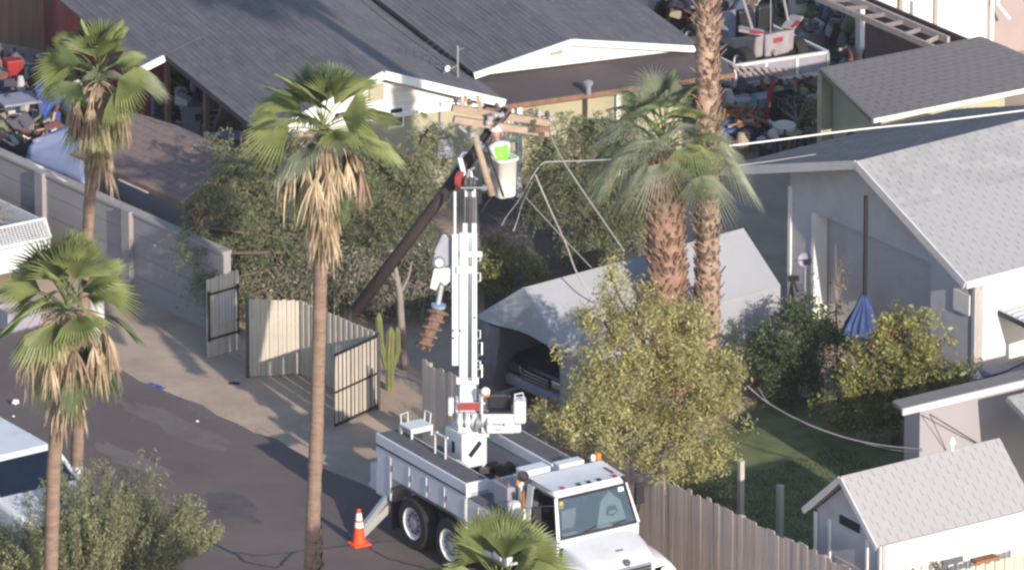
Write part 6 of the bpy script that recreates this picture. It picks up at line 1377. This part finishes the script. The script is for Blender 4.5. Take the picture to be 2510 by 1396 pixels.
for s in (.25,-2.4): q=zl(u0-uA*1.6+uB*s*(.9 if s>0 else 1),0); MB().lathe(q+ZUP*.33,[(.2,-.1),(.31,-.1),(.33,-.05),(.33,.05),(.31,.1),(.2,.1)],18,axis=uB).build('tyre',M_rubber,tr2)
vq=zl(u0-uB*1.05-uA*1.3,.5); ut=thing('off_road_buggy','mud-grey off-road buggy with red tail lights on the trailer','buggy',vq,math.atan2(-uA.y,-uA.x))
M_mud=mat('mud_grey_paint',(0.29,0.26,0.27),.8,.2,4,stain=(0.2,0.17,0.16),stain_amt=.5,stain_scale=3)
def UB(n,mb,m,**k): return mb.build(n,m,ut,local=True,**k)
UB('body_tub',MB().prism([(-1.0,-.5,.45),(1.2,-.5,.4),(1.35,-.5,.7),(.7,-.5,.95),(-.2,-.5,.7),(-1.05,-.5,.95)],(0,1.0,0)),M_mud,bevel=.05)
UB('rear_fascia',MB().box((-1.08,0,.72),(.1,.62,.5)),M_mud,bevel=.04)
for s in (-1,1):
    UB('rear_fender',MB().beam((-1.05,s*.3,1.0),(-.75,s*.75,1.1),.3,.06),M_mud,bevel=.02); UB('tail_light',MB().beam((-1.14,s*.36,1.02),(-1.0,s*.62,1.08),.06,.05),M_red)
    UB('cage_tube',MB().tube([(-.9,s*.45,.95),(-.55,s*.5,1.65),(.3,s*.5,1.68),(.8,s*.5,.95)],.03,6),M_mud); wheel(-.85,s*.66,.34,.26,ut); wheel(1.0,s*.66,.34,.24,ut)
    UB('seat',MB().box((-.25,s*.25,.95),(.16,.4,.7)),M_black,bevel=.05)
UB('cage_tube',MB().tube([(-.55,-.5,1.65),(-.55,.5,1.65)],.03,6),M_mud); UB('cage_tube',MB().tube([(.3,-.5,1.68),(.3,.5,1.68)],.03,6),M_mud); UB('fascia_badge',MB().box((-1.14,0,.82),(.02,.22,.1)),M_redplate); UB('whip_flag_mast',MB().tube([(-1.0,.1,.9),(-1.0,.1,2.1)],.01,4),M_cable)
UB('exhaust',MB().lathe((-1.12,.12,.58),[(.06,0),(.06,.12)],10,axis=(-1,0,0)),M_steel); UB('bumper_bar',MB().tube([(-1.18,-.4,.5),(-1.22,0,.48),(-1.18,.4,.5)],.03,6),M_black)
# a spread of single yard things
def ladder(label,a,b,wd,m,n=7):
    t=thing('ladder',label,'ladder',zl(a,0)); d=(b-a); s=d.cross(ZUP).normalized()*wd/2
    for k in (-1,1): MB().beam(a+s*k,b+s*k,.04,.05).build('rail',m,t)
    for i in range(n): q=a.lerp(b,(i+.5)/n); MB().beam(q-s,q+s,.03,.03).build('rung',m,t)
rk=thing('pallet_rack','grey slatted pallet leaning at the near end of the trailer','pallet',pt(1845,215)); o_=pt(1790,170,.9)
for k in range(8): a=pt(1795+18*k,160+1*k,1.0); b=pt(1828+16*k,190-1*k,.85); MB().beam(a,b,.06,.02).build('slat',M_wood_grey,rk)
MB().beam(pt(1795,165,.96),pt(1930,170,.96),.05,.04).build('bearer',M_wood_grey,rk); MB().beam(pt(1825,186,.8),pt(1945,182,.8),.05,.04).build('bearer',M_wood_grey,rk)
for i,(px,py,wx,wy,hh,z) in enumerate(((1822,272,.45,.4,.22,.50),(1876,268,.45,.4,.24,.50),(1850,318,1.0,.5,.46,0.02))): crate(['faded blue crate left in the upper right junk pile','faded blue crate right in the upper right junk pile','large faded blue chest under the two blue crates'][i],px,py if z<.1 else py-8,wx,wy,hh,M_plastic_lblue,.4,z=z)
pl=thing('driftwood_pile','pile of orange-brown wood offcuts by the tall palm trunk','wood pile',pt(1815,335))
for k in range(60):
    c=pt(random.uniform(1768,1862),random.uniform(250,305),random.uniform(.25,.7)); d=Vector((random.uniform(-1,1),random.uniform(-.6,.6),random.uniform(-.4,.4))).normalized()*random.uniform(.12,.3); MB().beam(c-d,c+d,random.uniform(.04,.08),.05).build('offcut',M_wood_red if k%3 else M_arm,pl)
ds=drape('tarpaulin',pt(1752,345,.3),pt(1775,292,.7),pt(1825,300,.65),pt(1850,340,.3),10,8,.035,M_tarp_blue); tag(ds,'bright blue tarpaulin heap at the foot of the wood pile','tarpaulin')
rb=pt(1872,352); t=thing('red_jack_stand','tall red steel jack stand leaning in the junk yard','jack',rb); MB().tube([rb,at(1880,270,rb),at(1895,185,rb)],[.05,.045,.035],8).build('mast',M_red,t); MB().tube([rb,rb+Vector((.15,-.1,.05))],.03,6).build('foot',M_red,t); MB().box(at(1885,255,rb),(.06,.06,.12)).build('label_band',M_reflect,t)
drum('cream white plastic barrel behind the service cable',1922,372,.25,.62,M_plastic_white); drum('small dark drum beside the cream barrel',1885,385,.2,.5,M_black); crate('white foam box by the flat roof edge',1915,402,.5,.3,.12,M_reflect,name='foam_box',cat='box'); crate('dark steel cabinet behind the cream barrel',1925,330,.6,.5,.9,M_black,name='steel_cabinet',cat='cabinet')
crate('faded lime crate beyond the buggy trailer',1985,85,.5,.4,.45,M_plastic_lime); crate('grey storage box beyond the buggy trailer',2015,110,1.0,.5,.4,M_mud,name='storage_box',cat='box')
drum('grey tank standing beyond the lime crate',2030,60,.35,1.1,M_white_body,'steel_tank','tank'); drum('round pale vessel on the lime crate side of the yard',1960,60,.25,.8,M_plastic_white,'water_vessel','vessel')
drum('bright red barrel inside the open lean-to',2130,185,.28,.75,M_red); drum('white barrel beside the red barrel in the lean-to',2175,195,.24,.6,M_reflect); crate('blue-grey bin inside the open lean-to',2200,205,.55,.45,.55,M_plastic_grey,name='bin',cat='bin'); crate('reddish box at the right end of the lean-to',2235,195,.4,.4,.8,M_terracotta,name='storage_box',cat='box')
gm=drape('ground_cloth',pt(2010,145,.05),pt(2030,100,.1),pt(2100,112,.12),pt(2110,150,.05),8,6,.02,M_green_roof); tag(gm,'mossy green ground cloth between trailer and lean-to','cloth')
gm=drape('ground_cloth',pt(2425,100,.05),pt(2520,42,.05),pt(2560,90,.05),pt(2440,130,.05),8,6,.01,M_green_roof); tag(gm,'dark green strip of ground cover at the right edge','cloth')
# trailers and dark machines at the top edge behind the tall palm
for i,(px,py,L_,hh,m,lab) in enumerate(((1690,70,.9,.7,M_black,'dark machine casing just left of the tall palm trunk'),(1800,55,.8,1.0,M_plastic_grey,'grey machine casing right of the tall palm trunk'),(1860,40,.6,.8,M_black,'black engine block at the top edge beyond the buggy'),(1640,30,.8,.5,M_mud,'mud-grey machine part at the top edge left of the tall palm'))):
    b=pt(px,py); t=thing('scrap_machine',lab,'machine',b,random.random()); MB().box((0,0,hh*.45),(L_,.5,hh*.7)).build('casing',m,t,local=True,bevel=.04); MB().lathe((L_*.3,.0,hh*.8),[(.12,0),(.14,.05),(.14,.2),(.08,.25)],12).build('cylinder',M_steel,t,local=True); MB().lathe((-L_*.35,-.3,.2),[(.1,-.06),(.2,-.06),(.2,.06),(.1,.06)],14,axis=(0,1,0)).build('wheel',M_rubber,t,local=True); MB().tube([(-.2,0,hh*.8),(-.25,0,hh*1.2),(.1,0,hh*1.25)],.025,6).build('handle',M_dsteel,t,local=True)
crate('tan sack-like box beside the tall palm trunk',1785,140,.3,.25,.7,M_arm,name='storage_box',cat='box')
# ================================================================== JUNK YARD UPPER LEFT
def cabinet(label,px,py,wx,wy,hh,m,rz=.4):
    b=pt(px,py); t=thing('tool_cabinet',label,'cabinet',b,rz); MB().box((0,0,hh/2+.05),(wx,wy,hh-.1)).build('carcass',m,t,local=True,bevel=.02)
    for k in range(4): MB().box((0,-wy/2-.012,.2+k*(hh-.25)/4),(wx*.9,.02,(hh-.3)/4.4)).build('drawer',m,t,local=True)
    for s in (-1,1):
        for u in (-1,1): MB().lathe((s*wx*.4,u*wy*.35,0),[(.04,0),(.04,.06)],8).build('caster',M_black,t,local=True)
cabinet('red tool cabinet at the left edge of the upper left yard',32,212,.36,.34,.62,M_red); crate('blue plastic bin in front of the red tool cabinet',12,210,.3,.3,.45,M_plastic_blue,name='bin',cat='bin')
b=pt(124,312); t=thing('wheelie_bin','large bright blue wheeled bin left of the top-left palm','bin',b); MB().add([(b+Vector(q)) for q in ((-.2,-.2,.08),(.2,-.2,.08),(.2,.22,.08),(-.2,.22,.08),(-.27,-.26,.85),(.27,-.26,.85),(.27,.3,.85),(-.27,.3,.85))],[(3,2,1,0),(4,5,6,7),(0,1,5,4),(1,2,6,5),(2,3,7,6),(3,0,4,7)]).build('bin_body',M_plastic_blue,t,bevel=.03)
MB().box(b+Vector((0,.02,.89)),(.6,.62,.06)).build('lid',M_plastic_blue,t,bevel=.02)
for s in (-1,1): MB().lathe(b+Vector((s*.22,.25,.1)),[(.1,-.03),(.1,.03)],14,axis=(1,0,0)).build('wheel',M_black,t)
crate('small green and white container near the blue wheeled bin',118,208,.22,.2,.3,M_plastic_green,name='container',cat='container')
ys=drape('tarpaulin',pt(138,262,.5),pt(160,205,1.0),pt(190,215,1.0),pt(165,290,.3),6,6,.02,M_yellow); tag(ys,'mustard yellow sheet draped beside the top-left palm skirt','tarpaulin')
def table(label,px,py,wx,wy,hh,m,rz=.4):
    b=pt(px,py); t=thing('work_table',label,'table',b,rz); MB().box((0,0,hh),(wx,wy,.05)).build('table_top',m,t,local=True)
    for s in (-1,1):
        for u in (-1,1): MB().box((s*(wx/2-.05),u*(wy/2-.05),hh/2),(.05,.05,hh)).build('leg',M_dsteel,t,local=True)
table('dark grey work table in the upper left yard',45,315,.85,.7,.65,M_plastic_grey)
def tyre(label,px,py,z=0,flat=True,r_=.3):
    b=pt(px,py,z); o=MB().lathe(b,[(r_*.6,0),(r_*.9,0),(r_,.05),(r_,.15),(r_*.9,.2),(r_*.6,.2),(r_*.55,.1)],20,axis=(0,0,1) if flat else (.5,-.8,.25)).build('tyre',M_rubber); tag(o,label,'tyre'); return o
tyre('black tyre lying flat left of the grey-blue tarpaulin',40,372); tyre('black tyre stacked on another left of the grey-blue tarpaulin',42,370,.21); tyre('black tyre nearest the block wall top at the left edge',10,385)
crate('long white plank box under the work table',50,345,.9,.3,.3,M_plastic_white,name='plank_box',cat='box'); crate('orange-brown box beside the plank box',25,340,.25,.25,.35,M_yellow,name='storage_box',cat='box'); crate('small pale blue tub at the left edge behind the wall',8,398,.3,.3,.2,M_plastic_lblue,name='plastic_tub',cat='tub')
crate('brown wooden box between the blue bin and the tarpaulin',110,345,.4,.3,.35,M_wood_brown,name='storage_box',cat='box')
# things in the dark under the left eave
b=pt(470,338); t=thing('wheelie_bin','grey wheeled bin in the shade under the grey roof eave','bin',b); MB().add([(b+Vector(q)) for q in ((-.16,-.16,.06),(.16,-.16,.06),(.16,.18,.06),(-.16,.18,.06),(-.22,-.22,.7),(.22,-.22,.7),(.22,.25,.7),(-.22,.25,.7))],[(3,2,1,0),(4,5,6,7),(0,1,5,4),(1,2,6,5),(2,3,7,6),(3,0,4,7)]).build('bin_body',M_plastic_grey,t); MB().box(b+Vector((0,.02,.73)),(.5,.52,.05)).build('lid',M_plastic_grey,t)
b=pt(445,330); t=thing('wire_reel','pale hose reel hanging in the shade under the grey eave','reel',b); MB().tube([b,b+ZUP*.95],.02,5).build('stand',M_dsteel,t); MB().tube([b+ZUP*.95+Vector((.12*math.cos(k*.52),-.02,.09*math.sin(k*.52))) for k in range(13)],.03,6,cap=False).build('coil',M_grey_box,t)
ladder('thin grey ladder leaning under the grey roof eave',pt(505,335,0),pt(528,262,1.2),.25,M_plastic_grey,5); crate('blue-grey cupboard under the grey eave beside the palm skirt',385,300,.4,.4,.9,M_tarp_greyblue,name='cupboard',cat='cupboard'); crate('dark box stacked under the grey roof eave',425,300,.5,.4,.6,M_black,name='storage_box',cat='box')
# porch clutter
crate('red cool box on the porch beyond the feathery tree',1385,320,.5,.3,.35,M_red,name='cool_box',cat='box',z=.6); crate('dark screen-like panel on the porch wall',1330,345,.4,.2,.4,M_black,name='panel_box',cat='box',z=.5)
# litter on the alley
for i,(px,py,lab) in enumerate(((38,993,'crumpled white paper ball on the alley near the left edge'),(33,1022,'tiny white scrap of litter below the paper ball'),(484,1034,'small white scrap of litter on the asphalt alley'))):
    b=pt(px,py); s=.085 if i==0 else .03; mb=MB()
    bm=bmesh.new(); bmesh.ops.create_icosphere(bm,subdivisions=2,radius=s)
    for v in bm.verts: v.co*=random.uniform(.55,1.2); v.co.z*=.6
    me=bpy.data.meshes.new('litter'); bm.to_mesh(me); bm.free(); me.materials.append(M_reflect); ob=bpy.data.objects.new('litter',me); C.objects.link(ob); ob.location=b+ZUP*s*.8; tag(ob,lab,'litter')
b=pt(573,940); t=thing('dark_rag','small dark rag lying on the lit dirt strip','rag',b); MB().add([b+Vector(q) for q in ((-.12,-.05,.01),(.1,-.07,.01),(.14,.05,.01),(-.08,.08,.01),(0,0,.05))],[(0,1,4),(1,2,4),(2,3,4),(3,0,4)]).build('cloth',M_black,t)
# grey box on the brush heap
crate('grey metal box resting on the brush heap behind the pole',975,640,.45,.3,.22,M_grey_box,name='metal_box',cat='box',z=.85)

# ================================================================== SCRAP HEAPS (uncountable clutter)
def scrap(label, regions, n, seedv):
    random.seed(seedv); mb=MB()
    for i in range(n):
        (x0,y0,x1,y1,zm)=random.choice(regions); b=pt(random.uniform(x0,x1),random.uniform(y0,y1)); z=random.uniform(0,zm); k=random.random()
        M=Euler((random.uniform(-.5,.5),random.uniform(-.5,.5),random.uniform(0,3.1))).to_matrix(); c=b+ZUP*(z+.06)
        if k<.5: mb.box(c,(random.uniform(.06,.34),random.uniform(.05,.22),random.uniform(.04,.24)),m=M)
        elif k<.75: d=M@Vector((random.uniform(.15,.5),0,random.uniform(-.1,.3))); mb.tube([c-d*.5,c+d*.5],random.uniform(.012,.04),6)
        elif k<.9: r_=random.uniform(.06,.16); mb.lathe(c,[(r_,0),(r_*1.05,random.uniform(.05,.3)),(r_*.5,.31)],10,axis=M@ZUP)
        else: u=M@Vector((random.uniform(.2,.5),0,0)); v=M@Vector((0,random.uniform(.15,.4),.05)); mb.par(c,u,v,Vector((0,0,.012)))
    o=mb.build('scrap_heap',M_scrap,kind='stuff'); o['label']=label; o['category']='scrap'; return o
scrap('jumble of scrap machine parts around the buggy trailer',[(1640,10,1890,110,.7),(1780,60,1890,140,.6),(1960,40,2070,130,.6),(1900,0,2080,60,.9)],330,3)
scrap('jumble of scrap around the blue crates and wood pile',[(1765,230,1950,330,.6),(1770,330,1960,400,.4),(1880,230,2000,330,.5)],260,4)
scrap('jumble of stored odds and ends inside the open lean-to',[(2060,120,2280,215,.7)],150,5)
scrap('jumble of yard clutter left of the top-left palm',[(-20,170,170,250,.35),(-20,300,130,400,.45),(100,200,220,330,.5)],260,6)
scrap('jumble of clutter in the shade under the long grey eave',[(390,260,560,345,.8),(360,230,480,300,.8)],190,7)
scrap('odds and ends on the porch under the flat porch roof',[(1290,330,1500,400,.5)],60,8)

# ================================================================== HAZE
hzb=MB(); hzb.par((-70,-235,-1.0),(140,0,0),(0,330,0),(0,0,79.0)); hb_=hzb.build('haze',None); hb_['kind']='stuff'
hm_=bpy.data.materials.new('haze_air'); hm_.use_nodes=True; n_=hm_.node_tree.nodes
for x_ in list(n_):
    if x_.type=='BSDF_PRINCIPLED': n_.remove(x_)
pv=n_.new('ShaderNodeVolumePrincipled'); pv.inputs['Color'].default_value=(0.86,0.88,0.95,1); pv.inputs['Density'].default_value=HAZE; pv.inputs['Anisotropy'].default_value=0.0
hm_.node_tree.links.new(pv.outputs[0],n_['Material Output'].inputs['Volume']); hb_.data.materials.append(hm_)
